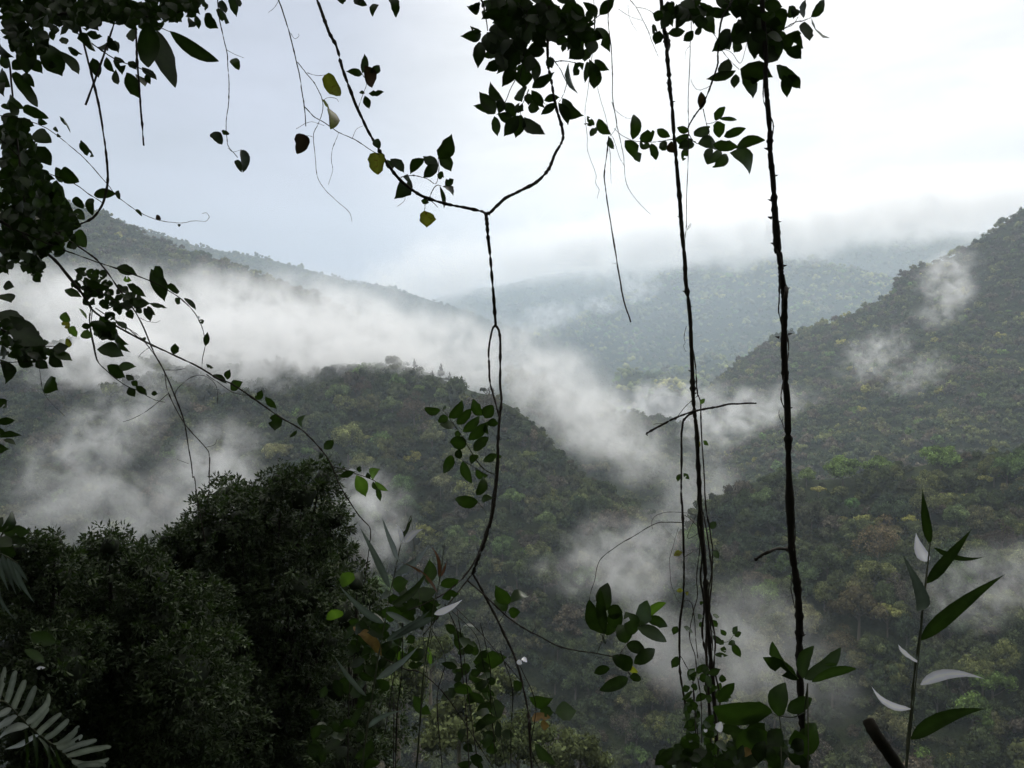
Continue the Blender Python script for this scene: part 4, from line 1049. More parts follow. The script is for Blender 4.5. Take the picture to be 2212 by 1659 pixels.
p.stem([('e', [(500, 1570), (380, 1530), (240, 1540), (80, 1570), (-100, 1570)])], 1.1, .7, B_VINE, 'branch')
p.stem([('e', [(-100, 1570), (-220, 1545), (-330, 1480), (-400, 1420)])], .7, .5, B_VINE, 'branch')
p.stem([('e', [(630, 1370), (720, 1345), (760, 1300)])], .7, .5, B_VINE, 'branch')
p.stem([('e', [(560, 1000), (500, 980), (460, 900), (455, 880)])], .5, .3, B_VINE, 'branch')
p.stem([('e', [(560, 1000), (640, 965), (665, 950)])], .6, .5, B_VINE, 'branch')
p.stems_done()
p.leaves('e', [(150, 190, 28, 150, 105), (60, 280, 28, 374, 72), (110, 340, 58, 494, 115), (250, 120, 126, 322, 115), (380, 20, 280, 332, 135), (195, 372, 394, 340, 92), (480, 340, 368, 454, 95), (542, 290, 540, 384, 72), (560, 165, 560, 334, 135), (650, 150, 722, 372, 135), (892, 330, 688, 578, 150), (830, 350, 882, 554, 112), (870, 650, 778, 864, 135), (950, 780, 618, 882, 95), (565, 1015, 560, 1222, 85, L_BROWN), (950, 820, 930, 978, 92), (1010, 830, 1114, 1104, 125),
    (1000, 760, 1364, 872, 205), (1110, 862, 1212, 894, 60), (990, 450, 928, 582, 118), (1118, 450, 1150, 664, 74), (930, 260, 1114, 452, 205), (1250, 170, 1484, 340, 235), (1250, 30, 1466, 72, 125), (1640, 335, 1602, 444, 110), (1450, 430, 1698, 540, 205), (1500, 560, 1674, 656, 130), (1400, 720, 1654, 864, 135), (1480, 830, 1515, 1082, 112), (1530, 830, 1664, 982, 112), (1630, 160, 1536, 66, 112), (1625, 100, 1588, 204, 95), (1700, 200, 1744, -10, 118), (1780, 190, 1938, -10, 105), (1788, 200, 2010, 404, 155), (1712, 240, 1772, 454, 118), (1250, 300, 1150, 654, 185), (1350, 480, 1290, 700, 150), (1050, 20, 1000, 110, 120), (1110, 60, 920, 130, 90)], L_DARK, 'ovate', ragged=.4)
sp = p
sp.leaves('e', [(720, 1330, 834, 1178, 88), (760, 1310, 964, 1336, 44), (740, 1340, 770, 1524, 124), (488, 1500, 664, 1390, 114), (818, 1510, 1064, 1420, 94), (950, 1640, 1282, 1555, 112), (530, 1590, 754, 1642, 124), (700, 1600, 974, 1622, 112), (430, 1450, 300, 1410, 72), (280, 1540, 434, 1490, 104), (490, 1590, 318, 1634, 94), (78, 1430, 222, 1512, 84), (110, 1580, 184, 1634, 84)], L_GREEN, 'ellip', part='spray_leaf')
sp.leaves('E', [(620, 970, 533, 1062, 55), (660, 1000, 570, 1082, 62), (680, 990, 818, 1124, 86), (562, 960, 530, 1058, 52), (50, 905, 62, 738, 66), (95, 900, 192, 850, 74), (0, 910, 92, 1052, 76), (170, 930, 202, 1037, 52), (228, 932, 264, 974, 48), (395, 960, 375, 1042, 44), (100, 900, 166, 952, 56), (300, 915, 330, 990, 50, L_BROWN), (350, 960, 440, 900, 60)], L_GREEN, 'ellip', part='spray_leaf')
sp.leaves('C', [(935, 812, 888, 753, 32), (920, 816, 868, 804, 16), (908, 882, 954, 825, 40), (962, 770, 1042, 872, 60), (1032, 890, 1062, 966, 52)], L_GREEN, 'ellip', part='spray_leaf')
sp.fill('e', [(130, -40), (160, 180), (300, 250), (500, 330), (600, 250), (760, 120), (900, 200), (1000, 400), (1130, 450), (1250, 640), (1380, 700), (1400, 500), (1480, 330), (1400, 200), (1250, 150), (1240, -40)], 75, 210, 115, d=3.1, depth=.2, down=.8, seed=11)

# ------------------------------------------------------------------ 8 slender strands
def strand(label, segs, r0, r1, d, up=1.5, extra=(), name='hanging_strand', cat='strand', group=None, mat=None):
    c, q = segs[0][0], segs[0][1][0]
    p = Plant(name, label, cat, d, cv(c, *q), group)
    p.stem(segs, r0, r1, mat, up=up)
    for sg, a, b in extra: p.stem(sg, a, b, mat)
    p.stems_done()
    return p
strand('thin knotted strand hanging between the two leaf clumps and trailing off to the right', [('C', [(1025, -40), (1028, 150), (1045, 320), (1055, 480), (1052, 620), (1070, 740), (1090, 850), (1110, 930), (1125, 1020), (1140, 1160), (1165, 1230), (1230, 1320), (1302, 1390)])], 1.1, .45, 2.9,
       extra=[([('C', [(1050, 660), (1080, 790), (1075, 830), (1040, 880)])], .6, .5), ([('C', [(1060, 700), (1130, 760), (1180, 770)])], .4, .3)])
strand('straight bare stick ending in the open just left of the double stemmed liana', [('C', [(1030, 880), (1018, 990), (1002, 1130), (1010, 1230), (1035, 1400), (1075, 1659)]), ('H', [(700, 160), (730, 310), (770, 430)])], 1.2, 1.7, 2.95, up=None, name='hanging_stick', cat='stick',
       extra=[([('H', [(672, 50), (650, 45)])], .5, .4), ([('C', [(1030, 900), (1040, 1060), (1046, 1190)])], .6, .3)])
strand('hair thin wavy strand below the right part of the middle leaf clump', [('C', [(930, -20), (935, 200), (900, 540), (875, 720), (890, 900), (895, 990), (945, 1130), (943, 1180), (965, 1230), (953, 1285)])], .55, .45, 2.9)
strand('hair thin straight strand slanting from the middle leaf clump toward the leaf spray', [('C', [(945, 480), (960, 580), (1000, 720), (1030, 860), (1060, 900), (1100, 1020), (1135, 1080)])], .5, .4, 2.92, up=None)
strand('fine slanting twig in the gap between the two leaf clumps at the top', [('E', [(10, -20), (70, 45), (130, 160), (180, 280), (216, 365)])], .7, .5, 2.8,
       extra=[([('E', [(-40, 60), (40, 110), (110, 135)])], .4, .4), ([('E', [(70, 45), (140, 60), (190, 90)])], .5, .4), ([('E', [(20, 30), (30, 120), (75, 200)])], .35, .3)])
strand('pale wiry strand running down close beside the double stemmed liana', [('E', [(430, 200), (422, 290), (417, 480), (410, 700), (412, 830), (410, 1000), (400, 1300), (398, 1470), (386, 1600), (380, 1655)])], .8, .7, 3.05,
       extra=[([('E', [(400, 1490), (425, 1450), (422, 1470), (400, 1495)])], .5, .4), ([('E', [(422, 290), (395, 330), (390, 385)])], .4, .3)])

# ------------------------------------------------------------------ 9 the double stemmed straight liana
p = Plant('straight_liana', 'tall straight liana of tangled stems standing between the looped liana and the thorny one', 'liana', 3.2, (1545, 1659))
p.stem([('E', [(232, -40), (240, 60), (258, 220), (268, 300), (280, 430), (290, 560), (305, 700), (320, 900), (335, 1050), (355, 1300), (370, 1500), (385, 1659)]), ('H', [(1125, 150), (1148, 350), (1160, 520), (1168, 720), (1172, 880), (1183, 1020), (1197, 1150), (1210, 1400), (1218, 1640)]), ('L', [(1228, 150), (1250, 400), (1262, 600), (1275, 800), (1292, 1000), (1308, 1200), (1320, 1360), (1330, 1700)])], 4.1, 4.6, up=1.5, down=.6, sides=10)
p.stem([('H', [(1205, 1400), (1222, 1560)]), ('L', [(1205, 60), (1228, 250), (1222, 420), (1245, 600), (1232, 780), (1262, 960), (1255, 1120), (1285, 1300), (1290, 1500)])], 2.0, 2.6)
p.stem([('L', [(1240, 0), (1272, 200), (1296, 420), (1282, 620), (1318, 820), (1308, 1000), (1345, 1180), (1338, 1400)])], 1.6, 2.0)
p.stem([('E', [(262, 210), (278, 260), (285, 300), (270, 350)])], 4.5, 3.0)
p.stem([('H', [(1215, 1560), (1230, 1659)]), ('L', [(1238, 120), (1255, 330), (1245, 520), (1262, 700), (1258, 900), (1270, 1100), (1282, 1400)])], 2.4, 2.6)
p.thorns([('E', [(283, 540, -1), (310, 660, 1), (355, 1405, -1)]), ('H', [(1120, 230, -1), (1152, 330, 1), (1158, 745, -1), (1186, 890, 1)])], 6)
p.stem([('H', [(1172, 1020), (1135, 1036), (1110, 1075), (1100, 1150), (1102, 1300), (1097, 1500), (1102, 1640)]), ('L', [(1112, 200), (1113, 420), (1108, 580), (1090, 700), (1085, 900), (1092, 1060), (1115, 1200), (1140, 1400), (1150, 1700)])], 2.2, 2.6, part='hooked_stem', down=.5)
p.stem([('H', [(1165, 560), (1190, 720), (1198, 870), (1220, 950), (1225, 1100), (1245, 1400), (1258, 1640)]), ('L', [(1285, 120), (1300, 250), (1292, 400), (1272, 540), (1285, 720), (1300, 900)])], 1.4, 1.6, part='twining_stem')
p.stem([('L', [(1225, 100), (1215, 250), (1195, 420), (1202, 540), (1180, 640), (1150, 800), (1185, 930), (1200, 1060), (1225, 1250), (1230, 1500)])], 1.1, 1.0, part='wavy_stem'); p.stems_done()
p.stem([('L', [(1112, 578), (1140, 572), (1165, 600), (1182, 690), (1190, 830), (1205, 950)])], 1.0, .9, part='wavy_stem'); p.stems_done()
p.stem([('L', [(1090, 930), (1130, 1000), (1170, 1070), (1185, 1250)])], .9, .8, part='wavy_stem'); p.stems_done()
p.stem([('L', [(1100, 68), (1000, 66), (930, 75), (800, 150), (680, 222), (570, 312), (532, 450), (505, 550), (496, 640)])], 1.0, .6, part='arching_tendril'); p.stems_done()
p.stem([('L', [(1225, 40), (1150, 10), (1050, 0), (960, 10), (910, 50), (908, 110)])], .6, .4, part='arching_tendril'); p.stems_done()
p.stem([('L', [(1120, 20), (1170, 60), (1220, 125), (1140, 165), (1190, 30)])], .8, .6, part='wavy_stem'); p.stems_done()
p.stem([('L', [(1120, 290), (1180, 250), (1220, 235)])], .7, .6, part='wavy_stem'); p.stems_done()
p.stem([('L', [(1080, 100), (1040, 230), (1020, 330), (1030, 450), (1060, 550), (1095, 590)])], .5, .4, part='arching_tendril'); p.stems_done()
p.stem([('H', [(1060, 1060), (1090, 1020), (1130, 970), (1200, 905)])], .8, .7, part='wavy_stem'); p.stems_done()
p.stem([('H', [(1130, 455), (1115, 520), (1122, 560), (1112, 580), (1128, 622)])], .6, .4, part='wavy_stem'); p.stems_done()
p.stems_done()
p.leaves('H', [(1220, 962, 1248, 922, 26, L_LIGHT), (1240, 1196, 1277, 1226, 26, L_LIGHT), (1215, 1200, 1222, 1240, 18, L_YELLOW), (1092, 1412, 1074, 1464, 26), (1112, 1408, 1152, 1450, 28)], L_GREEN)
p.leaves('L', [(1105, 262, 1045, 282, 34, L_YELLOW), (1300, 250, 1342, 302, 40), (1240, 670, 1208, 696, 42), (1300, 668, 1344, 680, 26), (1072, 740, 1044, 796, 40), (1112, 744, 1174, 782, 38), (1075, 935, 1034, 1012, 50), (1290, 700, 1332, 746, 42), (1240, 720, 1212, 742, 34), (1340, 830, 1372, 860, 36), (1400, 860, 1444, 832, 34), (1430, 842, 1482, 944, 46), (1385, 802, 1350, 760, 32), (1440, 802, 1488, 780, 34), (1375, 870, 1380, 914, 34), (1312, 925, 1404, 930, 28), (1432, 792, 1462, 738, 34), (1300, 800, 1372, 858, 36), (1290, 110, 1322, 60, 44), (1110, 510, 1064, 512, 26, L_YELLOW), (1120, 520, 1140, 540, 24, L_YELLOW), (1240, 590, 1215, 580, 24)], L_GREEN)
p.stem([('L', [(1290, 760), (1340, 830), (1400, 840), (1440, 790)])], .7, .5, B_CANE, 'leafy_shoot'); p.stems_done()

p = Plant('snapped_twig', 'snapped twig caught crosswise on the straight liana', 'twig', 3.12, (1500, 887))
p.stem([('H', [(868, 1156), (930, 1115), (1000, 1080), (1060, 1050), (1110, 1028), (1200, 1000), (1300, 983), (1400, 962), (1490, 956), (1582, 953)])], 2.4, 1.9, B_DARK)
p.stem([('H', [(985, 1088), (950, 1085), (915, 1090)])], .7, .4, B_DARK)
p.thorns([('H', [(1262, 992, 1), (880, 1160, -1)])], 5)
p.stems_done()

# ------------------------------------------------------------------ 10 the thick thorny liana
p = Plant('thorny_liana', 'thick thorny dead liana rising straight at right with strands wound round it', 'liana', 3.0, (1738, 1659))
p.stem([('E', [(912, 380), (912, 510), (918, 620), (932, 760), (940, 900), (943, 1000), (957, 1150), (968, 1330), (978, 1500), (990, 1640)]), ('I', [(42, 60), (50, 150), (66, 300), (78, 400), (84, 480), (98, 560), (104, 640), (106, 780), (104, 900), (106, 1060), (116, 1200), (126, 1340), (130, 1500), (133, 1640)]), ('M', [(912, 120), (920, 240), (935, 340), (955, 500), (966, 700), (970, 850), (972, 1050), (978, 1250), (988, 1400), (1000, 1720)])], 5.2, 8.2, B_DARK, up=1.6, down=.5, sides=12, knots=.22, wob=.01)
p.stem([('I', [(100, 560), (112, 562), (120, 580), (112, 640), (106, 720)])], 4.0, 4.5, B_DARK)
p.thorns([('E', [(925, 965, -1), (968, 1140, 1), (950, 1298, -1), (952, 1410, -1), (988, 1440, 1), (968, 1580, -1)]), ('I', [(24, 118, -1), (58, 145, 1), (44, 283, -1), (98, 428, 1), (118, 575, 1), (72, 890, -1), (132, 870, 1), (135, 1350, 1)]), ('M', [(985, 800, 1)])], 9)
p.stem([('E', [(898, 500), (898, 640), (925, 720), (955, 780), (960, 850), (945, 960), (935, 1080), (965, 1180), (980, 1280), (960, 1400), (965, 1540)])], 1.2, 1.2, part='wound_strand'); p.stems_done()
p.stem([('I', [(35, 100), (38, 200), (50, 300), (85, 390), (98, 430), (75, 500), (72, 620), (70, 730), (88, 800)])], 1.5, 1.6, part='wound_strand'); p.stems_done()
p.stem([('I', [(125, 870), (135, 950), (130, 1020), (95, 1200), (85, 1290), (105, 1350)])], 1.4, 1.2, part='wound_strand'); p.stems_done()
p.stem([('M', [(935, 0), (940, 150), (930, 250)])], 1.2, 1.0, part='wound_strand'); p.stems_done()
p.stem([('M', [(915, 400), (918, 520), (940, 620)])], 1.0, .9, part='wound_strand'); p.stems_done()
p.stem([('I', [(108, 1490), (90, 1440), (72, 1400), (72, 1360)])], 1.0, .5, part='broken_stub')
p.stem([('I', [(90, 1440), (98, 1400)])], .6, .4, part='broken_stub')
p.stem([('M', [(900, 242), (830, 238), (760, 262), (688, 306)])], 3.6, 3.0, B_DARK, part='broken_stub')
p.stems_done()

# ------------------------------------------------------------------ 11 canes
p = Plant('leafy_cane', 'tall cane at lower right with long dark blades and a few coloured white for glare', 'cane', 2.2, (1957, 1659))
p.stem([('N', [(636, 1720), (648, 1540), (662, 1400), (690, 1100), (715, 900), (740, 680), (765, 490), (778, 380)])], 3.2, 1.3, B_CANE, down=.6, knots=.3)
p.stems_done()
p.leaves('N', [(776, 390, 734, 76, 46), (758, 612, 1014, 306, 58), (722, 935, 1204, 562, 74), (668, 1494, 1100, 1325, 76), (800, 412, 1092, 462, 30)], L_DARK, 'lance', label='long dark green blade', ragged=.1, curl=.03, roll=.25)
p.leaves('N', [(765, 490, 698, 328, 60), (702, 1062, 594, 960, 62), (722, 1188, 1088, 1154, 54), (666, 1326, 446, 1199, 40)], L_GLARE, 'lance', ragged=.1, curl=.03)
p.leaves('N', [(716, 770, 628, 455, 70)], L_GREY, 'lance', label='grey green translucent blade', ragged=.1)

p = Plant('leafy_cane', 'grey bladed cane at the bottom middle beside the dark thicket', 'cane', 2.4, (780, 1659))
p.stem([('K', [(558, 1720), (590, 1450), (620, 1250), (660, 1000), (700, 780), (740, 560), (780, 380), (820, 190), (882, 20)])], 2.0, .7, B_CANE, down=.5, knots=.3)
p.stems_done()
p.leaves('K', [(800, 312, 697, 32, 44), (780, 402, 985, 205, 54), (745, 492, 543, 104, 44), (702, 720, 416, 486, 42), (722, 832, 1014, 636, 48), (660, 1082, 924, 866, 42), (592, 1192, 376, 926, 42), (600, 1400, 824, 1288, 32), (720, 650, 944, 772, 36)], L_GREY, 'lance', ragged=.1, label='grey green blade')
p.leaves('K', [(762, 602, 990, 368, 48), (820, 172, 892, 26, 26)], L_DARK, 'lance', ragged=.1)
p.leaves('K', [(842, 196, 957, 112, 48), (822, 200, 784, 78, 27)], L_GLARE, 'lance', ragged=.1)
p = Plant('leafy_cane', 'slim reddish tipped cane with one white leaf in front of the forked liana base', 'cane', 2.35, (897, 1659))
p.stem([('K', [(910, 1720), (940, 1350), (970, 1000), (1010, 750), (1040, 550), (1070, 420), (1100, 200)])], 2.1, .6, B_CANE, down=.5, knots=.3)
p.stems_done()
p.leaves('K', [(1062, 422, 1008, 216, 22), (1072, 420, 1112, 318, 17), (1050, 522, 798, 336, 20)], L_RED, 'lance', ragged=.1, label='narrow reddish blade')
p.leaves('K', [(1032, 662, 1214, 568, 40)], L_GLARE, 'lance', ragged=.3)
p.leaves('K', [(1030, 682, 738, 834, 42)], L_GREY, 'lance', ragged=.1)

p = Plant('cut_stump', 'dark slanting cut off stem at the bottom right beside the tall cane', 'stump', 2.0, (1950, 1659))
P = p.path([('N', [(426, 1392), (470, 1470), (540, 1570), (640, 1720)])], .01, None, .3)
cut = (P[0] - P[1]) / np.linalg.norm(P[0] - P[1]) * .002
P = np.concatenate([[P[0] + cut * 1.5, P[0] + cut], P, [P[-1] - np.array([0, 0, .4])]])
rr = np.linspace(12.5, 14, len(P)) / F * p.d * (1 + .05 * LR.standard_normal(len(P))); rr[0] = .0004; rr[1] = 12 / F * p.d
p.tubes['stem'] = [mat_bark('cut wood bark', (0.014, 0.012, 0.008), (0.040, 0.034, 0.024), 25), [tube(P, rr, 14)]]
p.stems_done()

# ------------------------------------------------------------------ 12 shrubs along the bottom
p = Plant('broadleaf_shoot', 'broad leaved shoot spreading a star of leaves in front of the thorny liana', 'shrub', 2.6, (1750, 1659))
p.stem([('M', [(1032, 1720), (1010, 1450), (1005, 1280), (1022, 1110)])], 2.0, 1.4, B_CANE, down=.5)
p.stem([('M', [(1005, 1300), (920, 1330), (830, 1320), (780, 1300)])], 1.3, 1.0, B_CANE)
p.stem([('M', [(850, 1700), (850, 1450), (840, 1320)])], 1.4, 1.0, B_CANE)
p.stems_done()
p.leaves('M', [(962, 1082, 788, 846, 108), (952, 1092, 734, 946, 82), (990, 1082, 1062, 866, 78), (1002, 1082, 1236, 878, 90), (1048, 1102, 1342, 1018, 58), (1130, 988, 1218, 985, 20), (830, 1322, 872, 1106, 118), (782, 1302, 576, 1246, 118), (792, 1302, 410, 1264, 136), (890, 1292, 1052, 1208, 86), (440, 1232, 548, 1108, 66), (560, 1532, 764, 1428, 155), (900, 1502, 1084, 1378, 155)], L_GREEN, 'ellip')
p.leaves('M', [(600, 1542, 692, 1594, 56, L_TAN), (440, 1420, 462, 1362, 46, L_GLARE), (350, 1420, 372, 1410, 22, L_GLARE)], L_TAN, 'round')
p.fill('M', [(420, 1659), (480, 1420), (620, 1380), (760, 1400), (900, 1450), (1060, 1400), (1100, 1659)], 34, 150, 90, L_DARK, d=2.7, depth=.2, seed=12, down=.3)

p = Plant('low_shrub', 'dark low shrub of small leaves round the foot of the straight liana', 'shrub', 3.0, (1500, 1659))
p.stem([('L', [(1180, 1720), (1190, 1400), (1170, 1100)])], 1.4, .9, B_DARK, down=.4)
p.stem([('L', [(1340, 1720), (1330, 1400), (1300, 1100)])], 1.4, .9, B_DARK)
p.stems_done()
p.fill('L', [(1130, 1000), (1350, 1000), (1430, 1130), (1360, 1300), (1400, 1659), (1060, 1659), (1090, 1300), (1110, 1150)], 85, 75, 42, L_GREEN, d=3.05, depth=.2, seed=13, down=.4)
p.fill('L', [(900, 1659), (960, 1560), (1100, 1480), (1300, 1500), (1500, 1480), (1600, 1659)], 50, 95, 55, L_DARK, d=2.6, depth=.2, seed=14, down=.2)

p = Plant('low_shrub', 'tangled broad leaved shrub at the bottom middle under the forked liana', 'shrub', 2.9, (900, 1659))
p.stem([('K', [(780, 1720), (790, 1300), (820, 1050), (830, 700)])], 1.8, 1.0, B_DARK, down=.4)
p.stem([('K', [(470, 1720), (480, 1200), (520, 900), (560, 700)])], 1.4, .8, B_DARK)
p.stem([('K', [(1120, 620), (1300, 800), (1350, 1000), (1430, 1300), (1500, 1659)])], .8, .7, B_DARK)
p.stem([('K', [(1450, 720), (1500, 640), (1515, 600)])], .8, .6, B_DARK)
p.stems_done()
p.leaves('K', [(760, 480, 864, 446, 95), (990, 470, 1000, 306, 80), (870, 540, 1054, 500, 92), (900, 560, 1074, 604, 92), (1072, 480, 1194, 440, 64), (1082, 560, 1194, 530, 56), (1170, 780, 1098, 728, 54), (1340, 930, 1504, 944, 95), (900, 1190, 1014, 1314, 74), (740, 1100, 688, 1152, 92), (1260, 1040, 1344, 1092, 62), (1160, 1150, 1284, 1172, 62), (1190, 820, 1304, 864, 62), (1510, 600, 1426, 476, 82), (1520, 590, 1644, 540, 64), (1500, 640, 1418, 568, 80), (1512, 640, 1590, 652, 66), (1280, 1390, 1460, 1330, 50), (1400, 1290, 1490, 1260, 110), (690, 640, 830, 660, 90)], L_GREEN, 'ovate')
p.leaves('K', [(480, 470, 436, 396, 98), (400, 690, 366, 634, 96), (1000, 980, 990, 870, 50), (800, 960, 830, 900, 60)], L_LIGHT, 'round')
p.leaves('K', [(692, 932, 496, 738, 66)], L_TAN, 'ellip', ragged=.8)
p.leaves('K', [(1600, 950, 1634, 972, 30, L_GLARE), (1570, 965, 1600, 985, 30, L_GLARE)], L_GLARE, 'round')
p.leaves('L', [(130, 1340, 250, 1330, 50), (190, 1360, 240, 1390, 50)], L_TAN, 'round', ragged=.9)
p.leaves('L', [(110, 1200, 270, 1210, 70), (280, 1300, 420, 1290, 110), (150, 1500, 290, 1640, 60), (60, 1150, 10, 1090, 60), (180, 1290, 270, 1300, 70)], L_GREEN, 'ovate')
p.fill('K', [(400, 700), (620, 640), (720, 520), (950, 500), (1080, 620), (900, 800), (960, 960), (760, 1200), (600, 1200), (450, 1000)], 70, 100, 60, L_DARK, d=3.0, depth=.2, seed=15, down=.5)
p.fill('K', [(1100, 700), (1300, 700), (1400, 1000), (1500, 1400), (1659, 1659), (1200, 1659), (1100, 1200)], 48, 95, 55, L_DARK, d=3.1, depth=.3, seed=16, down=.5)
for k, (x, y) in enumerate([(1180, 640), (1330, 720), (1460, 900), (1590, 1000), (980, 700), (700, 760)]):
    p.stem([('K', [(x, y), (x + 40 + 20 * k % 90, y + 250), (x + 70, y + 520), (x + 150 - 40 * (k % 3), 1720)])], .9, 1.1, B_DARK, 'twig'); p.stems_done()
p.fill('K', [(250, 1100), (520, 1000), (640, 1150), (700, 1659), (200, 1659)], 30, 110, 62, L_DARK, d=3.0, depth=.2, seed=17, down=.4)

# ------------------------------------------------------------------ 13 palm fronds at the left
p = Plant('palm_frond', 'palm frond coloured pale for sky sheen arching out of the bottom left corner', 'palm frond', 2.0, (0, 1659))
p.stem([('J', [(-120, 1330), (0, 1310), (60, 1345), (150, 1440), (250, 1520), (330, 1580), (400, 1650), (440, 1720)])], 2.6, 1.6, B_CANE, 'midrib')
p.stems_done()
p.leaves('J', [(-10, 1300, 28, 1132, 29), (35, 1320, 82, 1152, 28), (70, 1350, 132, 1200, 29), (105, 1385, 186, 1236, 29), (140, 1425, 246, 1276, 31), (165, 1450, 252, 1344, 29), (200, 1480, 314, 1376, 29), (235, 1505, 358, 1404, 29), (265, 1530, 414, 1448, 29), (295, 1550, 430, 1494, 28), (325, 1572, 506, 1514, 26), (350, 1598, 580, 1546, 26), (375, 1622, 570, 1610, 26), (405, 1650, 552, 1650, 24), (425, 1690, 550, 1700, 24)], L_PALM_SHEEN, 'strap', 'leaflet', roll=None, ragged=.55)
p.leaves('J', [(150, 1445, -30, 1530, 34), (90, 1390, -60, 1470, 34), (60, 1350, -60, 1410, 34), (200, 1490, 20, 1560, 30)], L_PALM_SHEEN, 'lance', 'leaflet', roll=.9, ragged=.1)
p.leaves('J', [(230, 1520, 300, 1700, 16), (200, 1500, 240, 1700, 16), (260, 1540, 350, 1710, 14), (170, 1470, 190, 1700, 16), (130, 1440, 130, 1690, 16), (290, 1560, 390, 1720, 14)], L_DARK, 'lance', 'leaflet', ragged=.1)
p = Plant('palm_frond', 'dark drooping palm frond at the left edge above the pale one', 'palm frond', 2.1, (0, 1200))
p.stem([('J', [(-140, 480), (-40, 520), (40, 560), (90, 590)])], 1.8, 1.0, B_CANE, 'midrib')
p.stems_done()
p.leaves('J', [(70, 580, 148, 692, 22), (40, 560, 112, 740, 24), (10, 545, 84, 760, 24), (60, 575, 182, 806, 24), (-20, 530, 44, 740, 24), (-40, 520, 88, 900, 26), (-60, 510, 20, 860, 26)], L_GREY, 'lance', 'leaflet', roll=.4, ragged=.1, curl=.08)
p = Plant('broadleaf_shoot', 'dark broad leaved shoot at the left edge above the palm fronds', 'shrub', 2.2, (-20, 1200))
p.stem([('J', [(-120, 700), (-40, 540), (10, 440), (40, 400)])], 1.8, 1.0, B_CANE)
p.stems_done()
p.leaves('J', [(0, 430, 72, 324, 48), (20, 432, 152, 428, 64), (40, 470, 146, 486, 46), (0, 500, 84, 548, 60), (-30, 470, 60, 500, 60), (-20, 430, 10, 350, 50)], L_DARK, 'ellip')
p.leaves('J', [(160, 960, 290, 1005, 70), (130, 1040, 230, 1110, 40)], L_GREEN, 'ellip')
p.leaves('J', [(190, 1140, 236, 1136, 16)], L_GLARE, 'ellip')

# ------------------------------------------------------------------ 14 dark thicket trees a few metres down the slope
def thicket(label, clumps, d, trunk, n_per, size, seed, mat=None, name='near_tree'):
    r = np.random.default_rng(seed)
    loc = at(trunk[0], trunk[1], d)
    e = empty(name, tuple(loc), label, 'tree')
    V = []; T = []; core = []
    top = at(clumps[0][0], clumps[0][1], d)
    tubes = [tube(spline([np.array([0, 0, -6.0]), np.zeros(3), (top - loc) * 0.5, (top - loc) * 0.9], 5), np.linspace(0.16, 0.03, 16), 8)]
    for (px, py, rp) in clumps:
        dd = d * (1 + r.normal(0, .035))
        c = at(px, py, dd); R = rp / F * dd
        tubes.append(tube([(top - loc) * .3 * np.array([1, 1, .4]), (c - loc) * .7, c - loc], [.05, .03, .008], 5))
        n = int(n_per * (rp / 60.0) ** 2)
        cvv = ICO1[0] * (1 + .25 * r.standard_normal((len(ICO1[0]), 1))) * R * .5 + c - loc
        core.append((cvv, ICO1[1]))  # lumps added to stop light leaking through the crown, tinted darker than its leaves
        # twigs with sprays of leaves
        nt = max(8, n // 22)
        u = r.standard_normal((nt, 3)); u[:, 2] += .25; u /= np.linalg.norm(u, axis=1)[:, None]
        q0 = c + u * R * (0.45 + 0.68 * r.random((nt, 1)) ** .8)
        k = r.integers(nt, size=n)
        dirn = u[k] * .6 + r.standard_normal((n, 3)) * .7 + np.array([0, 0, -.1]); dirn /= np.linalg.norm(dirn, axis=1)[:, None]
        P = q0[k] + dirn * size * r.uniform(.4, 1.6, n)[:, None]
        nr = r.standard_normal((n, 3)) + np.array([0, -.2, .6]); nr -= dirn * (nr * dirn).sum(1)[:, None]; nr /= np.linalg.norm(nr, axis=1)[:, None]
        s2_ = np.cross(dirn, nr); s = size * r.uniform(.55, 1.25, n)[:, None]
        V.append(np.stack([P - dirn * s * .5, P - s2_ * s * .19 + nr * s * .05, P + dirn * s * .5 - nr * s * .08, P + s2_ * s * .19 + nr * s * .05], 1).reshape(-1, 3) - loc)
        T.append(np.repeat(np.repeat(((0.6 + .8 * r.random(nt))[k] * (0.85 + .3 * r.random(n)))[:, None], 3, 1), 4, 0))
    V = np.concatenate(V); nq = len(V)
    cV, cF = join(core)
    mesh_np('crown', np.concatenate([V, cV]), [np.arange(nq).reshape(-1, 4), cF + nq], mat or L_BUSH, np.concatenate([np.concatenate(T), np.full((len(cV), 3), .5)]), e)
    tv, tq = join(tubes)
    mesh_np('trunk', tv, [tq], B_DARK, None, e, True)
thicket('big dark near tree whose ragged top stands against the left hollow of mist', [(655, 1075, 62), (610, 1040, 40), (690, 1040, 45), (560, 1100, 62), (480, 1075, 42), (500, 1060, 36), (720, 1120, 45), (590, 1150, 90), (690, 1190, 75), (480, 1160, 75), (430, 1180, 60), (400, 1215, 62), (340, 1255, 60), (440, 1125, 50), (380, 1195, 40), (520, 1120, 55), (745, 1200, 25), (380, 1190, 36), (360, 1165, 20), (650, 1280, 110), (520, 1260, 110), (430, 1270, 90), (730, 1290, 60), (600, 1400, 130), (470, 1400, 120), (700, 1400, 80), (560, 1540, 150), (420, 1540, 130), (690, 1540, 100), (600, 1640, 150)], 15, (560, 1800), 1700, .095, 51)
thicket('lower dark near tree at left with an arched leafy twig on its top', [(235, 1180, 42), (195, 1195, 30), (270, 1190, 28), (290, 1230, 55), (220, 1250, 70), (320, 1260, 60), (250, 1330, 100), (340, 1350, 90), (180, 1320, 80), (300, 1460, 130), (200, 1450, 110), (360, 1560, 130), (250, 1620, 140), (420, 1340, 90), (410, 1470, 120), (430, 1600, 130)], 12, (260, 1800), 1500, .085, 52)
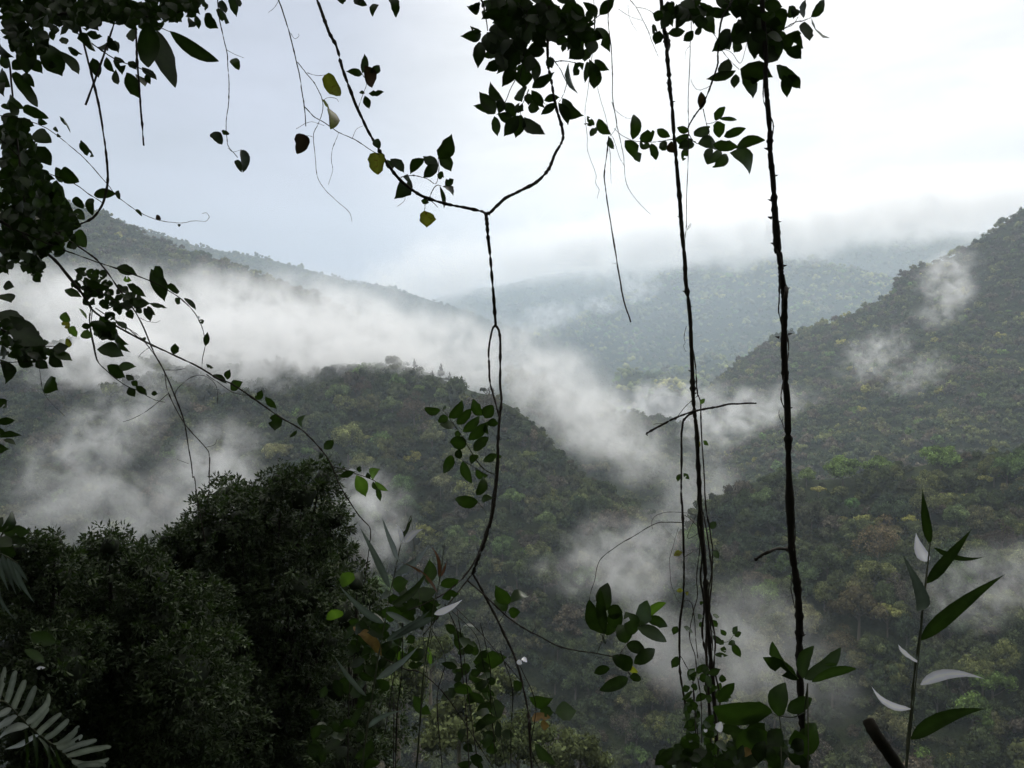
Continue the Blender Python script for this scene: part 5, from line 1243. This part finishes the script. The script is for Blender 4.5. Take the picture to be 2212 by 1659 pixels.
thicket('dark bushy near tree at the far left under the mist', [(120, 1170, 26), (80, 1190, 40), (40, 1190, 36), (60, 1240, 70), (130, 1250, 60), (10, 1280, 70), (90, 1330, 100), (30, 1420, 110), (130, 1440, 100), (80, 1560, 140), (170, 1600, 120)], 11, (80, 1800), 1500, .08, 53)
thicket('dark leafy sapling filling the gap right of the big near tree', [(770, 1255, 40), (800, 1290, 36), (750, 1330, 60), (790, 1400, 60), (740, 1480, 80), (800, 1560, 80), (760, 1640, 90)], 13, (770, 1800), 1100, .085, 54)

L_OLIVE = mat_leaf('light olive leaf', (0.07, 0.09, 0.035), (0.12, 0.14, 0.055), .2, .5, None, .8)  # light olive tone of the leaves themselves
for i, (px, py, d, hw, lab) in enumerate([(860, 1500, 95, 85, 'olive tree crown low in the gap behind the bottom middle canes'), (990, 1590, 85, 95, 'olive tree at the very bottom behind the reddish tipped cane'), (1120, 1620, 90, 80, 'olive tree at the bottom under the lower stem of the forked liana'), (1250, 1640, 100, 70, 'dull green tree at the bottom edge left of the straight liana'), (930, 1430, 130, 55, 'small olive tree above the others in the bottom middle gap'), (1060, 1500, 140, 60, 'pale olive tree right of the slim cane in the bottom middle')]):
    R = hw / F * d
    c = at(px, py, d)
    tree(c - np.array([0, 0, .9 * R]), R, (0.085, 0.102, 0.044) if i % 2 else (0.070, 0.088, 0.036), DOME_KEYS[i % len(DOME_KEYS)], lab, 'olive trees just below the ledge', i * 1.1, 1.1, i)
# ================================================================== AIR
def box(name, lo, hi, mat):
    lo, hi = np.array(lo, float), np.array(hi, float)
    V = np.array([[(lo, hi)[i][0], (lo, hi)[j][1], (lo, hi)[k][2]] for i in (0, 1) for j in (0, 1) for k in (0, 1)])
    q = np.array([[0, 1, 3, 2], [4, 6, 7, 5], [0, 4, 5, 1], [2, 3, 7, 6], [0, 2, 6, 4], [1, 5, 7, 3]])
    return mesh_np(name, V, [q], mat)

def mat_haze():
    m, t = new_mat('haze air')
    p = t.n('ShaderNodeVolumePrincipled')
    p.inputs['Color'].default_value = (0.78, 0.89, 1.0, 1)
    p.inputs['Density'].default_value = 0.000135
    p.inputs['Anisotropy'].default_value = 0.45
    o = t.n('ShaderNodeOutputMaterial'); t.put(o.inputs['Volume'], p.outputs[0])
    return m

def mat_mist(name, density, nscale, seed, thr=0.55, contrast=4.5, stretch=(1, 1, 1), aniso=0.45, detail=4):
    m, t = new_mat(name)
    c = t.n('ShaderNodeTexCoord')
    P = c.outputs['Object']
    off = (seed * 7.3, seed * 3.1, seed * 1.7)
    v = t.vmath('ADD', t.vmath('MULTIPLY', P, stretch), off)
    wn = t.n('ShaderNodeTexNoise'); t.put(wn.inputs['Vector'], v)
    wn.inputs['Scale'].default_value = nscale * 0.8; wn.inputs['Detail'].default_value = 2.0
    wv = t.vmath('MULTIPLY', t.vmath('SUBTRACT', wn.outputs['Color'], (0.5, 0.5, 0.5)), (1.5, 1.5, 1.5))
    ln = t.vmath('LENGTH', t.vmath('ADD', P, wv))
    fall = t.math('SUBTRACT', 1.0, t.math('POWER', ln, 1.6), clamp=True)
    edge = t.mapr(t.vmath('LENGTH', P), 1.0, 0.55, 0, 1, True)
    nz = t.noise(v, nscale * 1.6, detail, 0.6, 0.6)
    q = t.math('MULTIPLY', fall, t.mapr(nz, 0.60 - 0.05 * contrast, 0.72, 0.0, 1.9, True))
    q = t.math('MULTIPLY', t.math('MULTIPLY', q, edge), t.math('POWER', fall, 0.6))
    q = t.math('MULTIPLY', q, density)
    p = t.n('ShaderNodeVolumePrincipled')
    p.inputs['Color'].default_value = (0.985, 0.99, 1.0, 1)
    p.inputs['Anisotropy'].default_value = aniso
    t.put(p.inputs['Density'], q)
    o = t.n('ShaderNodeOutputMaterial'); t.put(o.inputs['Volume'], p.outputs[0])
    m.cycles.volume_step_rate = 0.6
    return m

def mist(name, px, py, d, hw, hh, hd, tau, seed, roll=0.0, yaw=0.0, label=None, nscale=1.6, thr=0.55, contrast=4.5, aniso=0.45, detail=4):
    """an ellipsoid of mist: half width / half height in view pixels at d metres, half depth in metres"""
    sv_, sf_ = ICO2
    ax, az = hw / F * d, hh / F * d
    big = max(ax, az, hd)
    st = (ax / az, hd / az, 1.0)
    mt = mat_mist('mist ' + str(seed), tau / (1.2 * hd), nscale, seed, thr, contrast, tuple(min(4.0, s) for s in st), aniso, detail)
    o = mesh_np(name, sv_, [sf_], mt)
    o.location = at(px, py, d)
    o.rotation_euler = (0, math.radians(roll), math.radians(yaw))
    o.scale = (ax, hd, az)
    tag(o, label, 'mist', 'mist in the valley', 'stuff')
    return o

box('haze', (-5000, -500, -332.5), (5000, 8500, 1800), mat_haze())
SC.objects['haze']['kind'] = 'stuff'

# the long bank lying behind the wooded spur
mist('mist_bank', 520, 705, 1120, 640, 165, 190, 4.6, 1, roll=3, label='long thick white bank of mist across the left valley')
mist('mist_bank', 90, 690, 1050, 380, 170, 150, 2.6, 2, roll=2)
mist('mist_bank', 910, 745, 1120, 320, 135, 160, 2.8, 3, roll=14)
mist('mist_bank', 1210, 848, 1000, 320, 135, 150, 2.6, 4, roll=36)
mist('mist_bank', 470, 762, 760, 640, 140, 55, 4.2, 5, roll=-1)
mist('mist_bank', 880, 782, 735, 260, 62, 35, 1.3, 51, roll=12, nscale=2.0)
mist('mist_bank', 1330, 950, 880, 230, 120, 90, 1.3, 6, roll=40)
# left hollow
mist('mist_drift', 280, 1100, 425, 420, 170, 50, 0.95, 7, roll=-8, nscale=1.3)
mist('mist_drift', 200, 960, 470, 340, 120, 40, 1.0, 8, roll=-38, nscale=1.6)
mist('mist_drift', 470, 1010, 430, 170, 140, 30, 1.0, 9, roll=-60)
# gully and lower valley
mist('mist_drift', 1340, 1200, 425, 240, 140, 40, 1.05, 10, roll=-12)
mist('mist_drift', 800, 1110, 425, 120, 150, 30, 1.0, 11)
mist('mist_drift', 1580, 1400, 340, 400, 200, 40, 0.75, 12, roll=20, nscale=1.2)
mist('mist_drift', 1500, 1090, 640, 120, 230, 50, 0.8, 13, roll=10)
mist('mist_drift', 2150, 1260, 335, 240, 110, 30, 0.7, 14, roll=-20)
# right mountain
mist('mist_puff', 2045, 618, 1150, 88, 125, 45, 1.35, 15, roll=30, nscale=2.3)
mist('mist_puff', 1890, 768, 1130, 120, 70, 40, 0.85, 16, roll=-30, nscale=2.4)
mist('mist_puff', 1985, 810, 1060, 110, 60, 40, 0.7, 17, roll=-25, nscale=2.4)
mist('mist_puff', 1610, 900, 1130, 230, 90, 60, 1.7, 18, roll=-10)
mist('mist_puff', 1470, 875, 1500, 190, 80, 80, 2.0, 19)
# far slope
mist('cloud_puff', 1190, 683, 2950, 105, 42, 120, 3.0, 20, roll=-8)
mist('cloud_puff', 1300, 660, 3000, 60, 30, 80, 2.0, 21)
mist('cloud_puff', 1372, 622, 3000, 80, 50, 90, 2.4, 22)
# cloud base over the summits
for k, (px, py, hw, hh, tau) in enumerate([(880, 620, 200, 75, 2.6), (1010, 578, 230, 80, 4.2), (1170, 548, 230, 76, 5.0), (1330, 535, 220, 84, 5.5), (1480, 505, 220, 92, 5.5), (1620, 505, 220, 95, 5.5), (1760, 480, 220, 95, 5.5), (1890, 452, 190, 88, 5.0), (2020, 450, 200, 85, 5.0), (2160, 430, 220, 95, 5.0)]):
    mist('cloud_deck', px, py, 2980, hw, hh, 620, tau * 1.5, 30 + k, roll=-9, aniso=0.72, nscale=1.4)
mist('cloud_deck', 1610, 560, 2700, 70, 45, 160, 1.8, 45, aniso=0.6)
mist('cloud_deck', 1760, 545, 2700, 90, 45, 160, 1.6, 46, aniso=0.6)
# damp blue air over the far valley
def mat_veil():
    m, t = new_mat('damp air')
    c = t.n('ShaderNodeTexCoord')
    fall = t.mapr(t.vmath('LENGTH', c.outputs['Object']), 1.0, 0.35, 0, 1, True)
    p = t.n('ShaderNodeVolumePrincipled')
    p.inputs['Color'].default_value = (0.74, 0.87, 1.0, 1)
    p.inputs['Anisotropy'].default_value = 0.5
    t.put(p.inputs['Density'], t.math('MULTIPLY', fall, 0.00065))
    o = t.n('ShaderNodeOutputMaterial'); t.put(o.inputs['Volume'], p.outputs[0])
    return m
vo = mesh_np('mist_veil', ICO2[0], [ICO2[1]], mat_veil())
vo.location = at(1150, 690, 2230); vo.scale = (1900, 480, 420)
tag(vo, 'thin blue veil of damp air over the far valley', 'mist', 'mist in the valley', 'stuff')
